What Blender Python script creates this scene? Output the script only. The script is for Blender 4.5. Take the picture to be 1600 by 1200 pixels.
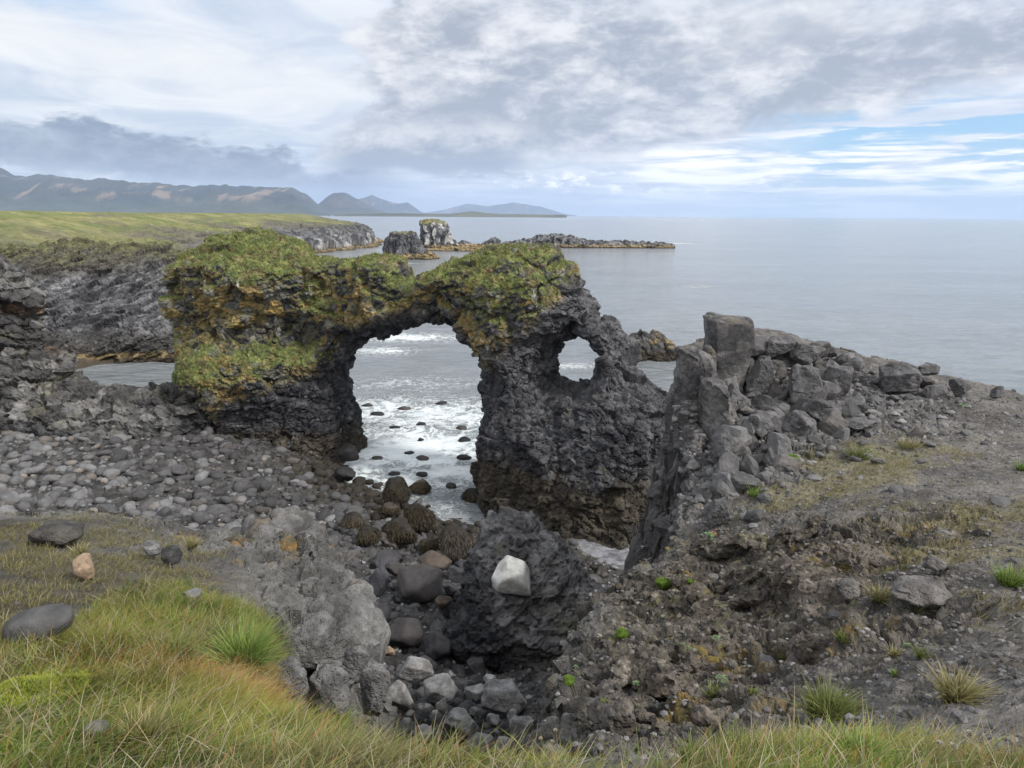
import bpy, math, random
import numpy as np
from mathutils import Matrix, Vector
for o in list(bpy.data.objects): bpy.data.objects.remove(o)
SC = bpy.context.scene
C = SC.collection
R = math.radians
rng = np.random.default_rng(7)
random.seed(7)

# ------------------------------------------------------------------ camera
FPX = 1100.0; EYE = np.array([0.0, 0.0, 14.0])
PITCH = math.atan((600 - 336.3) / FPX); ROLL = R(0.38)
_f = np.array([0, math.cos(PITCH), -math.sin(PITCH)]); _r0 = np.array([1.0, 0, 0]); _u0 = np.cross(_r0, _f)
RIGHT = _r0 * math.cos(ROLL) + _u0 * math.sin(ROLL); UP = np.cross(RIGHT, _f); FWD = _f
cam = bpy.data.cameras.new('camera'); camo = bpy.data.objects.new('camera', cam); C.objects.link(camo)
cam.sensor_width = 36; cam.lens = 36 * FPX / 1600; cam.clip_start = 0.05; cam.clip_end = 60000
camo.matrix_world = Matrix([[RIGHT[0], UP[0], -FWD[0], EYE[0]], [RIGHT[1], UP[1], -FWD[1], EYE[1]],
                            [RIGHT[2], UP[2], -FWD[2], EYE[2]], [0, 0, 0, 1]])
SC.camera = camo

# ------------------------------------------------------------------ node helper
class E:
    """tiny expression wrapper over Math nodes"""
    def __init__(s, nt, v): s.nt = nt; s.v = v
    def _op(s, op, *a):
        n = s.nt.nodes.new('ShaderNodeMath'); n.operation = op
        for i, x in enumerate((s,) + a):
            x = x.v if isinstance(x, E) else x
            if isinstance(x, (int, float)): n.inputs[i].default_value = x
            else: s.nt.links.new(x, n.inputs[i])
        return E(s.nt, n.outputs[0])
    def __add__(s, o): return s._op('ADD', o)
    def __sub__(s, o): return s._op('SUBTRACT', o)
    def __mul__(s, o): return s._op('MULTIPLY', o)
    def __truediv__(s, o): return s._op('DIVIDE', o)
    __radd__ = __add__; __rmul__ = __mul__
    def __rsub__(s, o): return s * -1.0 + o
    def max(s, o): return s._op('MAXIMUM', o)
    def min(s, o): return s._op('MINIMUM', o)
    def abs(s): return s._op('ABSOLUTE')
    def exp(s): return s._op('EXPONENT')
    def pow(s, o): return s._op('POWER', o)
    def ss(s, a, b):
        n = s.nt.nodes.new('ShaderNodeMapRange'); n.interpolation_type = 'SMOOTHSTEP'
        s.nt.links.new(s.v, n.inputs[0]); n.inputs[1].default_value = min(a, b); n.inputs[2].default_value = max(a, b)
        n.inputs[3].default_value = 0 if a < b else 1; n.inputs[4].default_value = 1 if a < b else 0
        return E(s.nt, n.outputs[0])
def lin(c):
    c = c.lstrip('#'); v = [int(c[i:i+2], 16) / 255 for i in (0, 2, 4)]
    return [x / 12.92 if x <= .04045 else ((x + .055) / 1.055) ** 2.4 for x in v]
def mixc(nt, fac, a, b, mode='MIX'):
    n = nt.nodes.new('ShaderNodeMix'); n.data_type = 'RGBA'; n.blend_type = mode
    for sock, x in ((n.inputs[0], fac), (n.inputs[6], a), (n.inputs[7], b)):
        x = x.v if isinstance(x, E) else x
        if isinstance(x, (int, float)): sock.default_value = x
        elif isinstance(x, (list, tuple)): sock.default_value = list(x)[:3] + [1]
        else: nt.links.new(x, sock)
    return n.outputs[2]
def noise(nt, vec, scale, detail=6, rough=.55, dist=0.0, dim='3D'):
    n = nt.nodes.new('ShaderNodeTexNoise'); n.noise_dimensions = dim
    n.inputs['Scale'].default_value = scale; n.inputs['Detail'].default_value = detail
    n.inputs['Roughness'].default_value = rough; n.inputs['Distortion'].default_value = dist
    if vec is not None: nt.links.new(vec, n.inputs['Vector'])
    return E(nt, n.outputs[0])
def combine(nt, x, y, z=0.0):
    n = nt.nodes.new('ShaderNodeCombineXYZ')
    for i, v in enumerate((x, y, z)):
        v = v.v if isinstance(v, E) else v
        if isinstance(v, (int, float)): n.inputs[i].default_value = v
        else: nt.links.new(v, n.inputs[i])
    return n.outputs[0]

# ------------------------------------------------------------------ world: Nishita sky behind broken cloud
SUN_AZ = 118.0; SUN_EL = 42.0     # degrees clockwise from the view direction (+Y)
world = bpy.data.worlds.new('World'); SC.world = world; world.use_nodes = True
nt = world.node_tree; nt.nodes.clear()
out = nt.nodes.new('ShaderNodeOutputWorld'); bg = nt.nodes.new('ShaderNodeBackground'); nt.links.new(bg.outputs[0], out.inputs[0])
sky = nt.nodes.new('ShaderNodeTexSky'); sky.sky_type = 'NISHITA'; sky.sun_disc = False
sky.sun_elevation = R(SUN_EL); sky.sun_rotation = R(SUN_AZ); sky.ozone_density = 1.5; sky.air_density = 1.0; sky.dust_density = 0.6
SKY_K = 0.12
bg.inputs[1].default_value = SKY_K
tc = nt.nodes.new('ShaderNodeTexCoord'); sp = nt.nodes.new('ShaderNodeSeparateXYZ'); nt.links.new(tc.outputs['Generated'], sp.inputs[0])
dx, dy, dz = (E(nt, sp.outputs[i]) for i in range(3))
az = dx._op('ARCTAN2', dy) * (180 / math.pi); el = dz._op('ARCSINE') * (180 / math.pi)
zz = dz.max(0.0) + 0.06
cp = combine(nt, dx / zz, dy / zz, 0.0)                          # cloud-layer coordinates
an = combine(nt, az * 0.1, el * 0.22, 3.0)                        # puffy clouds near the horizon
n_big = noise(nt, cp, 0.42, 5, .55, .6); n_str = noise(nt, cp, 1.3, 7, .6, .9)
n_puf = noise(nt, an, 1.6, 7, .6, .3); n_fin = noise(nt, an, 5.5, 6, .62, .3); n_low = noise(nt, an, .9, 5, .55, .2)
n_lay = noise(nt, combine(nt, az * 0.07, el * 0.75, 8.0), 1.5, 7, .6, .4)
def C_(h, k=1.0): return [x * k * .88 / SKY_K for x in lin(h)]
# high pale stratus everywhere
col = mixc(nt, n_str.ss(.30, .70), C_('#bcc8da'), C_('#e6e9ee'))
col = mixc(nt, n_big.ss(.45, .66) * .55, col, C_('#aebfd6'))
# bright silver band low on the left under the stratus
sil = ((el - 7.6 - az * -0.085 * 1.0 + (n_puf - .5) * 5).abs()).ss(3.2, .2) * az.ss(-4, -14)
col = mixc(nt, sil * .6, col, C_('#f1f0ee'))
# blue openings: Nishita shows between the clouds
blue = az.ss(13, 25) * (el + (n_lay - .5) * 5).ss(8.2, 6.2) * (n_lay + (n_puf - .5) * .6).ss(.56, .46)
blue = blue.max((az + 31).abs().ss(6, 2) * (el - 14 + (n_puf - .5) * 4).abs().ss(2.5, .5) * .35)
nis = mixc(nt, .55, sky.outputs[0], C_('#6fb2e4'))
col = mixc(nt, blue, col, nis)
# layered white clouds low on the right
lw = az.ss(2, 12) * (el - 1).ss(6.0, 3.0) * n_lay.ss(.44, .62)
col = mixc(nt, lw * .95, col, C_('#fffdf8', 1.15))
# grey cloud mass, centre to upper right
up = (az + 11.5 + (n_puf - .5) * 16 + (el - 9) * -0.35)
mass = up.ss(-1.5, 1.5) * (el - 4.2 - (az - 10).max(0.0) * .18 + (n_puf - .5) * 5).ss(-.6, 1.3)
mass = mass * (el - 12.5 + az.max(0.0) * .10 + (n_puf - .5) * 6 - 1).ss(9, -1).max(.35)
mt = mixc(nt, (n_puf * .55 + n_fin * .25 + n_big * .2).ss(.42, .64), C_('#9aa2b0'), C_('#e6e6e8'))
mt = mixc(nt, (el - az * .12 - 9.5 + (n_low - .5) * 14).ss(-1, 6) * az.ss(8, 24) * .8, mt, C_('#eeeeec'))
col = mixc(nt, mass * .93, col, mt)
# dark cumulus lobe low in the middle
lobe = (az + 6.5).abs().ss(9.5, 5.0) * (el - 4.6 + (n_puf - .5) * 4.5).abs().ss(2.4, .9)
lc = mixc(nt, (el - 5.2 + (n_fin - .5) * 4).ss(-1.0, 1.6), C_('#929bab'), C_('#dcdcde'))
col = mixc(nt, lobe * .9, col, lc)
# low slate bank above the mountains, sinking to the right
bank = (el - (3.2 + (az + 12) * -0.135) + (n_puf - .5) * 5.0 + (n_fin - .5) * 2.0).ss(.45, -.45) * az.ss(-6, -14)
bank = bank * (el + (n_fin - .5) * 3 - (1.6 - (az + 20).min(0.0) * .10)).ss(-.7, .6).max((az + 16).ss(-8, 3))
bt = mixc(nt, (n_fin * .5 + n_puf * .5).ss(.38, .66), C_('#77859e'), C_('#a3aebf'))
col = mixc(nt, bank * .93, col, bt)
# small bright cumulus tops over the horizon
cum = (az - 8).abs().ss(15, 8) * (el - 2.4 + (n_puf - .5) * 1.6).abs().ss(1.4, .3) * (n_fin * .6 + n_puf * .4).ss(.50, .60)
col = mixc(nt, cum * .9, col, C_('#fffdf6', 1.25))
# rain veil / haze near horizon
hz = el.ss(2.6, .2)
col = mixc(nt, hz * .75, col, mixc(nt, az.ss(-12, 22), C_('#a9bad6'), C_('#b8d3ee')))
# behind and overhead the clouds are brighter around the sun
back = (dy * -1 + dz * .9).ss(0.15, 1.0)
col = mixc(nt, back, col, mixc(nt, n_big.ss(.35, .65), C_('#e2e6ec', 1.15), C_('#f4f4f4', 1.5)))
nt.links.new(col, bg.inputs[0])

sun = bpy.data.lights.new('sun', 'SUN'); sun.energy = 2.9; sun.angle = R(8); sun.color = (1.0, .96, .90)
suno = bpy.data.objects.new('sun', sun); C.objects.link(suno)
sd = Vector((math.sin(R(SUN_AZ)) * math.cos(R(SUN_EL)), math.cos(R(SUN_AZ)) * math.cos(R(SUN_EL)), math.sin(R(SUN_EL))))
suno.rotation_euler = sd.to_track_quat('Z', 'Y').to_euler()
SC.view_settings.view_transform = 'Standard'; SC.view_settings.look = 'None'; SC.view_settings.gamma = 1
SC.view_settings.exposure = 0.45

# ------------------------------------------------------------------ numpy maths
def ray(px, py):
    px = np.asarray(px, float); py = np.asarray(py, float)
    return ((px - 800) / FPX)[..., None] * RIGHT + (-(py - 600) / FPX)[..., None] * UP + FWD
def P(px, py, Y):                       # point on the sight line at forward distance Y
    d = ray(px, py); return EYE + d * (np.asarray(Y, float) / d[..., 1])[..., None]
def G(px, py, z):                       # point on the sight line at height z
    d = ray(px, py); return EYE + d * ((np.asarray(z, float) - EYE[2]) / d[..., 2])[..., None]
def proj(V):
    q = V - EYE; f = q @ FWD; f = np.where(f < .01, .01, f)
    return 800 + FPX * (q @ RIGHT) / f, 600 - FPX * (q @ UP) / f, f
_pr = np.random.default_rng(11)
PERM = _pr.permutation(4096).astype(np.int32); PERM = np.concatenate([PERM, PERM])
GR = _pr.normal(size=(4096, 3)).astype(np.float32); GR /= np.linalg.norm(GR, axis=1)[:, None]
RN = _pr.random((4096, 6)).astype(np.float32)
def _h(ix, iy, iz, seed=0):
    return PERM[PERM[PERM[(ix + seed * 57) & 4095] + (iy & 4095)] + (iz & 4095)]
def perlin(p, seed=0):
    i = np.floor(p).astype(np.int32); f = (p - i).astype(np.float32)
    u = f * f * f * (f * (f * 6 - 15) + 10); r = 0
    for a in (0, 1):
        wx = u[:, 0] if a else 1 - u[:, 0]
        for b in (0, 1):
            wy = wx * (u[:, 1] if b else 1 - u[:, 1])
            for c in (0, 1):
                w = wy * (u[:, 2] if c else 1 - u[:, 2])
                g = GR[_h(i[:, 0] + a, i[:, 1] + b, i[:, 2] + c, seed)]
                r = r + w * (g[:, 0] * (f[:, 0] - a) + g[:, 1] * (f[:, 1] - b) + g[:, 2] * (f[:, 2] - c))
    return r * 1.5
def fbm(p, scale, octv=4, seed=0, rough=.5):
    p = np.asarray(p, np.float32) * scale; a = 1.0; s = 0; t = 0
    for o in range(octv):
        s = s + a * perlin(p * (2.03 ** o) + o * 17.3, seed + o); t += a; a *= rough
    return s / t
def voro(p, scale, seed=0, jit=.9):
    p = (np.asarray(p, np.float32) * np.float32(scale)); n = len(p)
    i0 = np.floor(p).astype(np.int32); f = p - i0
    F1 = np.full(n, 9., np.float32); F2 = np.full(n, 9., np.float32); ID = np.zeros(n, np.int32)
    D = np.zeros((n, 3), np.float32)
    for a in (-1, 0, 1):
        for b in (-1, 0, 1):
            for c in (-1, 0, 1):
                h = _h(i0[:, 0] + a, i0[:, 1] + b, i0[:, 2] + c, seed)
                q = RN[h, :3] * jit + (1 - jit) / 2
                d = f - q; d[:, 0] -= a; d[:, 1] -= b; d[:, 2] -= c
                dd = np.einsum('ij,ij->i', d, d)
                m = dd < F1
                F2 = np.where(m, F1, np.minimum(F2, dd)); F1 = np.where(m, dd, F1)
                ID = np.where(m, h, ID); D[m] = d[m]
    return np.sqrt(F1), np.sqrt(F2), ID, D
def blocks(p, scale, amp, seed=0, tilt=1.0, crack=.5, warp=.25, an=(1, 1, 1)):
    """broken-block relief: flat tilted facets with cracks; returns (offset, id)"""
    p = np.asarray(p, np.float32); q = p * np.array(an, np.float32)
    w = np.stack([perlin(q * scale * 1.3 + k * 31, seed + 3) for k in range(3)], 1)
    F1, F2, ID, D = voro(q + w * warp / scale, scale, seed)
    r = RN[ID]; tv = (r[:, 3:6] - .5) * 2
    d = (r[:, 0] - .5) * 1.2 + tilt * np.einsum('ij,ij->i', D, tv) * .9 - crack * np.exp(-(F2 - F1) * 9)
    return amp * d, ID
def ss(x, a, b):
    t = np.clip((x - a) / (b - a), 0, 1); return t * t * (3 - 2 * t)
def lerp(a, b, t):
    a = np.asarray(a, float); b = np.asarray(b, float); t = np.asarray(t)[..., None]; return a + (b - a) * t
def sdpoly(X, Y, poly):
    """signed distance, positive inside"""
    poly = np.asarray(poly, float); x = X.ravel(); y = Y.ravel()
    d = np.full(x.shape, 1e9); ins = np.zeros(x.shape, bool); n = len(poly)
    for i in range(n):
        a = poly[i]; b = poly[(i + 1) % n]; e = b - a
        t = np.clip(((x - a[0]) * e[0] + (y - a[1]) * e[1]) / (e @ e + 1e-12), 0, 1)
        d = np.minimum(d, (x - a[0] - t * e[0]) ** 2 + (y - a[1] - t * e[1]) ** 2)
        c = (a[1] > y) != (b[1] > y)
        ins ^= c & (x < (b[0] - a[0]) * (y - a[1]) / (b[1] - a[1] + 1e-12) + a[0])
    d = np.sqrt(d); return np.where(ins, d, -d).reshape(X.shape)
class TPS:
    def __init__(s, pts, smooth=1e-3):
        s.p = np.asarray(pts, float)[:, :2]; z = np.asarray(pts, float)[:, 2]; n = len(z)
        K = s.k(s.p[:, None] - s.p[None]) + np.eye(n) * smooth
        Q = np.hstack([np.ones((n, 1)), s.p]); A = np.block([[K, Q], [Q.T, np.zeros((3, 3))]])
        s.w = np.linalg.solve(A, np.concatenate([z, np.zeros(3)]))
    def k(s, d):
        r2 = (d ** 2).sum(-1) + 1e-12; return r2 * np.log(r2) * .5
    def __call__(s, X, Y):
        x = X.ravel(); y = Y.ravel(); r = s.w[-3] + s.w[-2] * x + s.w[-1] * y
        for i in range(len(s.p)):
            r2 = (x - s.p[i, 0]) ** 2 + (y - s.p[i, 1]) ** 2 + 1e-12; r += s.w[i] * r2 * np.log(r2) * .5
        return r.reshape(X.shape)

# ------------------------------------------------------------------ mesh helpers
def tag(o, label=None, cat=None, group=None, kind=None):
    if label: o['label'] = label
    if cat: o['category'] = cat
    if group: o['group'] = group
    if kind: o['kind'] = kind
    return o
def mesh(name, V, F, mat=None, col=None, smooth=True, parent=None, attrs=None, link=True):
    V = np.ascontiguousarray(V, np.float32)
    Fs = F if isinstance(F, list) else [F]
    Fs = [np.asarray(f, np.int32) for f in Fs if len(f)]
    me = bpy.data.meshes.new(name); me.vertices.add(len(V)); me.vertices.foreach_set('co', V.ravel())
    nl = sum(f.size for f in Fs); nf = sum(len(f) for f in Fs)
    me.loops.add(nl); me.loops.foreach_set('vertex_index', np.concatenate([f.ravel() for f in Fs]))
    me.polygons.add(nf); tot = np.concatenate([np.full(len(f), f.shape[1], np.int32) for f in Fs])
    me.polygons.foreach_set('loop_start', np.concatenate([[0], np.cumsum(tot)[:-1]]).astype(np.int32))
    me.polygons.foreach_set('loop_total', tot)
    me.update(calc_edges=True)
    me.polygons.foreach_set('use_smooth', np.full(nf, smooth, bool))
    if col is not None:
        ca = me.color_attributes.new('Col', 'FLOAT_COLOR', 'POINT')
        c4 = np.ones((len(V), 4), np.float32); c4[:, :3] = col; ca.data.foreach_set('color', c4.ravel())
    for k, a in (attrs or {}).items():
        at = me.attributes.new(k, 'FLOAT', 'POINT'); at.data.foreach_set('value', np.asarray(a, np.float32))
    if mat: me.materials.append(mat)
    o = bpy.data.objects.new(name, me)
    if link: C.objects.link(o)
    if parent: o.parent = parent
    return o
def empty(name, loc):
    o = bpy.data.objects.new(name, None); C.objects.link(o); o.location = [float(v) for v in loc]; o.empty_display_size = .2; return o
def tris(F):
    F = np.asarray(F)
    return F if F.shape[1] == 3 else np.concatenate([F[:, [0, 1, 2]], F[:, [0, 2, 3]]])
def vnorm(V, F):
    T = tris(F); n = np.cross(V[T[:, 1]] - V[T[:, 0]], V[T[:, 2]] - V[T[:, 0]]); N = np.zeros_like(V)
    for k in range(3):
        for c in range(3): N[:, c] += np.bincount(T[:, k], n[:, c], len(V))
    return N / (np.linalg.norm(N, axis=1)[:, None] + 1e-12)
def gridF(nr, nc, keep=None):
    i = np.arange(nr * nc).reshape(nr, nc)
    F = np.stack([i[:-1, :-1], i[:-1, 1:], i[1:, 1:], i[1:, :-1]], -1).reshape(-1, 4)
    if keep is not None:
        k = keep.reshape(nr, nc); F = F[(k[:-1, :-1] | k[:-1, 1:] | k[1:, 1:] | k[1:, :-1]).ravel()]
    return F
def compact(V, F, *arrs):
    u, inv = np.unique(F.ravel(), return_inverse=True)
    return (V[u], inv.reshape(F.shape).astype(np.int32)) + tuple(a[u] for a in arrs)
def scatter(V, F, W, n, rg=None):
    """n random surface points; W = per-vertex weight"""
    rg = rg or rng; T = tris(F); a = np.linalg.norm(np.cross(V[T[:, 1]] - V[T[:, 0]], V[T[:, 2]] - V[T[:, 0]]), axis=1)
    w = a * W[T].mean(1); cs = np.cumsum(w); k = np.searchsorted(cs, rg.random(n) * cs[-1]); k = np.minimum(k, len(T) - 1); T = T[k]
    r = np.sqrt(rg.random(n)); s = rg.random(n); b = np.stack([1 - r, r * (1 - s), r * s], 1)
    p = (V[T] * b[..., None]).sum(1); nn = np.cross(V[T[:, 1]] - V[T[:, 0]], V[T[:, 2]] - V[T[:, 0]])
    return p, nn / (np.linalg.norm(nn, axis=1)[:, None] + 1e-12), T[:, 0]
def nets(f, org, U):
    """surface nets; f<0 inside; U = three axis vectors already scaled to a voxel"""
    c = [f[i:f.shape[0]-1+i, j:f.shape[1]-1+j, k:f.shape[2]-1+k] < 0 for i in (0, 1) for j in (0, 1) for k in (0, 1)]
    s = sum(x.astype(np.int8) for x in c); act = (s > 0) & (s < 8); ci = np.array(np.nonzero(act))
    acc = np.zeros((ci.shape[1], 3)); cnt = np.zeros(ci.shape[1])
    cor = [np.array(x) for x in ((0,0,0),(0,0,1),(0,1,0),(0,1,1),(1,0,0),(1,0,1),(1,1,0),(1,1,1))]
    for a in range(8):
        for b in range(a + 1, 8):
            if abs(cor[a] - cor[b]).sum() != 1: continue
            va = f[tuple(ci + cor[a][:, None])]; vb = f[tuple(ci + cor[b][:, None])]; m = (va < 0) != (vb < 0)
            t = np.where(m, va / np.where(m, va - vb, 1), 0)
            acc += (cor[a] + (cor[b] - cor[a]) * t[:, None]) * m[:, None]; cnt += m
    loc = ci.T + acc / cnt[:, None]
    V = org + loc @ np.asarray(U)
    idx = np.full(act.shape, -1, np.int32); idx[act] = np.arange(ci.shape[1]); s = f < 0; Q = []
    for ax in range(3):
        o1, o2 = [(1, 2), (2, 0), (0, 1)][ax]
        sl = [slice(1, -1)] * 3; sl[ax] = slice(0, -1); sh = [slice(1, -1)] * 3; sh[ax] = slice(1, None)
        A = s[tuple(sl)]; B = s[tuple(sh)]
        e = np.array(np.nonzero(A != B)); base = e.copy(); base[o1] += 1; base[o2] += 1
        q = []
        for da, db in ((-1, -1), (0, -1), (0, 0), (-1, 0)):
            x = base.copy(); x[o1] += da; x[o2] += db; q.append(idx[tuple(x)])
        q = np.stack(q, 1); ins = A[tuple(e)]; q[~ins] = q[~ins][:, ::-1]; Q.append(q)
    Q = np.concatenate(Q); Q = Q[(Q >= 0).all(1)]
    return V, Q
print('lib ok')

# ------------------------------------------------------------------ materials
def new_mat(name):
    m = bpy.data.materials.new(name); m.use_nodes = True; nt = m.node_tree; nt.nodes.clear()
    o = nt.nodes.new('ShaderNodeOutputMaterial'); b = nt.nodes.new('ShaderNodeBsdfPrincipled'); nt.links.new(b.outputs[0], o.inputs[0])
    return m, nt, b
def rock_mat(name, fine=8.0, bump=.02, rough=.85, var=.45, rand=0.0, pits=0.0, spec=.3, pscale=60.0, cell=0):
    m, nt, b = new_mat(name)
    tc = nt.nodes.new('ShaderNodeTexCoord').outputs['Object']
    a = nt.nodes.new('ShaderNodeAttribute'); a.attribute_name = 'Col'; col = a.outputs['Color']
    n1 = noise(nt, tc, fine, 8, .68); n2 = noise(nt, tc, fine * .22, 5, .55)
    k = (n1 * .6 + n2 * .4).ss(.30, .70) * (2 * var) + (1 - var)
    if rand:
        oi = nt.nodes.new('ShaderNodeObjectInfo'); r = E(nt, oi.outputs['Random'])
        k = k * (r * (2 * rand) + (1 - rand))
        col = mixc(nt, (r * 7.31)._op('FRACT').ss(.60, 1.0) * .40, col, [.130, .112, .095])
    kc = combine(nt, k, k, k)
    col = mixc(nt, 1.0, col, kc, 'MULTIPLY')
    h = n1 * 1.0 + noise(nt, tc, fine * 3.7, 4, .6) * .35
    if cell:
        v = nt.nodes.new('ShaderNodeTexVoronoi'); v.inputs['Scale'].default_value = cell
        w = nt.nodes.new('ShaderNodeTexNoise'); w.inputs['Scale'].default_value = cell * .7; nt.links.new(tc, w.inputs['Vector'])
        a2 = nt.nodes.new('ShaderNodeVectorMath'); a2.operation = 'MULTIPLY_ADD'; nt.links.new(w.outputs[1], a2.inputs[0]); a2.inputs[1].default_value = (.9 / cell,) * 3; nt.links.new(tc, a2.inputs[2])
        nt.links.new(a2.outputs[0], v.inputs['Vector'])
        s3 = nt.nodes.new('ShaderNodeSeparateColor'); nt.links.new(v.outputs['Color'], s3.inputs[0])
        kk = E(nt, s3.outputs[0]) * .7 + .65; col = mixc(nt, 1.0, col, combine(nt, kk, kk, kk), 'MULTIPLY'); h = h + E(nt, s3.outputs[1]) * .5 - E(nt, v.outputs['Distance']) * .6
    if pits:
        v = nt.nodes.new('ShaderNodeTexVoronoi'); v.inputs['Scale'].default_value = pscale; nt.links.new(tc, v.inputs['Vector'])
        h = h + E(nt, v.outputs['Distance']).min(.35) * pits
    bp = nt.nodes.new('ShaderNodeBump'); bp.inputs['Strength'].default_value = 1.0; bp.inputs['Distance'].default_value = bump
    nt.links.new(h.v, bp.inputs['Height']); nt.links.new(bp.outputs[0], b.inputs['Normal'])
    nt.links.new(col, b.inputs['Base Color']); b.inputs['Roughness'].default_value = rough
    b.inputs['Specular IOR Level'].default_value = spec
    return m
M_NEAR = rock_mat('lava_ground', 14, .03, .95, .40, pits=.9, pscale=45)
M_OUT = rock_mat('pitted_lava', 10, .035, .95, .38, pits=1.3, pscale=34)
M_MID = rock_mat('basalt', 3.5, .10, .85, .38, cell=3.2)
M_FAR = rock_mat('far_basalt', 1.8, .25, .9, .42, cell=1.9)
M_HEAD = rock_mat('headland', .8, .10, .95, .34)
M_BOUL = rock_mat('boulder', 6.0, .03, .8, .28, rand=.38)
M_WET = rock_mat('wet_boulder', 5.0, .07, .6, .35, rand=.15, spec=.25)
M_HILL = rock_mat('hill', .004, 12.0, 1.0, .35)
def leaf_mat(name, rough=.6, trans=.25):
    m, nt, b = new_mat(name); a = nt.nodes.new('ShaderNodeAttribute'); a.attribute_name = 'Col'
    nt.links.new(a.outputs['Color'], b.inputs['Base Color']); b.inputs['Roughness'].default_value = rough
    b.inputs['Specular IOR Level'].default_value = .25
    t = nt.nodes.new('ShaderNodeBsdfTranslucent'); nt.links.new(a.outputs['Color'], t.inputs[0])
    mx = nt.nodes.new('ShaderNodeMixShader'); mx.inputs[0].default_value = trans
    nt.links.new(b.outputs[0], mx.inputs[1]); nt.links.new(t.outputs[0], mx.inputs[2])
    nt.links.new(mx.outputs[0], [n for n in nt.nodes if n.type == 'OUTPUT_MATERIAL'][0].inputs[0]); return m
M_GRASS = leaf_mat('grass')
M_LEAF = leaf_mat('leaf', .5, .15)

# ------------------------------------------------------------------ sea and haze
H_SEA = 26000.0
m, nt, b = new_mat('sea_water')
gp = nt.nodes.new('ShaderNodeNewGeometry').outputs['Position']
mp = nt.nodes.new('ShaderNodeMapping'); nt.links.new(gp, mp.inputs[0]); mp.inputs['Rotation'].default_value = (0, 0, R(-12)); mp.inputs['Scale'].default_value = (.45, 1, 1)
wv = mp.outputs[0]
h = noise(nt, wv, .22, 3, .5) * .50 + noise(nt, wv, 1.1, 5, .62, .4) * .27 + noise(nt, wv, 4.5, 4, .6, .3) * .05
vl = nt.nodes.new('ShaderNodeVectorMath'); vl.operation = 'LENGTH'; nt.links.new(gp, vl.inputs[0]); h = (h * (E(nt, vl.outputs['Value']) * -.006).exp() * .75 + h * .5) * 1.6
bp = nt.nodes.new('ShaderNodeBump'); bp.inputs['Distance'].default_value = 1.0; bp.inputs['Strength'].default_value = 1.0
fa = nt.nodes.new('ShaderNodeAttribute'); fa.attribute_name = 'foam'; fo = E(nt, fa.outputs['Fac'])
n1 = noise(nt, gp, .6, 6, .6, 1.4); n2 = noise(nt, gp, 2.2, 5, .65, 1.0)
web1 = (n1 - .5).abs(); web2 = (n2 - .5).abs()
web = (web1.ss(.10, .0) * .62 + web2.ss(.09, .0) * .5)
f_ = (fo * 1.3 - .30 + (web * .9 - .15) + (n2 - .5) * .9).ss(.12, .95) * fo.ss(.02, .2)
milk = fo.ss(.25, 1.0)
base = mixc(nt, milk * .8, [.19, .205, .215], [.31, .41, .43])
base = mixc(nt, f_ * .9, base, [.68, .72, .73])
wn = (noise(nt, wv, .035, 4, .6) * .5 + noise(nt, wv, .5, 5, .65) * .5).ss(.32, .68) * .42 + .79; base = mixc(nt, 1.0, base, combine(nt, wn, wn, wn), 'MULTIPLY')  # ripple and wind patch light and dark put into the water colour
nt.links.new(base, b.inputs['Base Color'])
nt.links.new((f_ * .6 + .14).v, b.inputs['Roughness']); b.inputs['IOR'].default_value = 1.33
nt.links.new((h + f_ * .10).v, bp.inputs['Height']); nt.links.new(bp.outputs[0], b.inputs['Normal'])
M_SEA = m

# azimuth/radius sheet, finer in front
azs = np.concatenate([np.linspace(-85, -44, 50, endpoint=False), np.linspace(-44, 44, 760), np.linspace(44.3, 85, 50)])
rs = np.concatenate([np.geomspace(18, 120, 420, endpoint=False), np.geomspace(120, 24000, 140)])
A_, R_ = np.meshgrid(np.radians(azs), rs); X = R_ * np.sin(A_); Y = R_ * np.cos(A_)
pt = np.stack([X, Y, 0 * X], -1).reshape(-1, 3)
fade = np.exp(-R_.ravel() / 90)
Z = (fbm(pt * [.5, 1, 1], .35, 3, 5) * .30 + fbm(pt * [.6, 1, 1], 1.3, 3, 9) * .10) * fade
foam = np.zeros(len(pt))
for px, py, rx, ry, s in [(650, 700, 5.6, 5.0, 1.0), (690, 650, 6, 5.0, .72), (600, 640, 4.5, 4, .68), (590, 720, 2.6, 2.2, .9), (700, 740, 3.0, 2, .9),
                          (640, 600, 7, 3.0, .34), (640, 527, 7, 3.0, .62), (600, 548, 3.0, 2.4, .60), (560, 715, 1.5, 2.2, .9), (890, 572, 4, 1.4, .45),
                          (1040, 447, 16, 1.0, .40), (1060, 380, 14, 5, .8), (640, 750, 2, 2.2, .75), (705, 790, 1.4, 1.8, .3), (560, 745, 1.5, 1.4, .6),
                          (200, 553, 10, .8, .35), (600, 412, 20, 3, .3), (620, 770, 1.5, 1.5, .3), (1010, 558, 6, 1.2, .3), (950, 386, 30, 2, .3)]:
    c = G(px, py, 0.0); foam = np.maximum(foam, s * np.exp(-(((pt[:, 0] - c[0]) / rx) ** 2 + ((pt[:, 1] - c[1]) / ry) ** 2)))
foam = np.clip(foam * (1 + .7 * fbm(pt * [.7, 1.3, 1], .5, 3, 21)), 0, 1.2)
pt[:, 2] = Z
sea = mesh('sea', pt, gridF(len(rs), len(azs)), M_SEA, attrs={'foam': foam}); tag(sea, 'grey blue sea running out to the horizon', 'sea', kind='structure')
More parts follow.
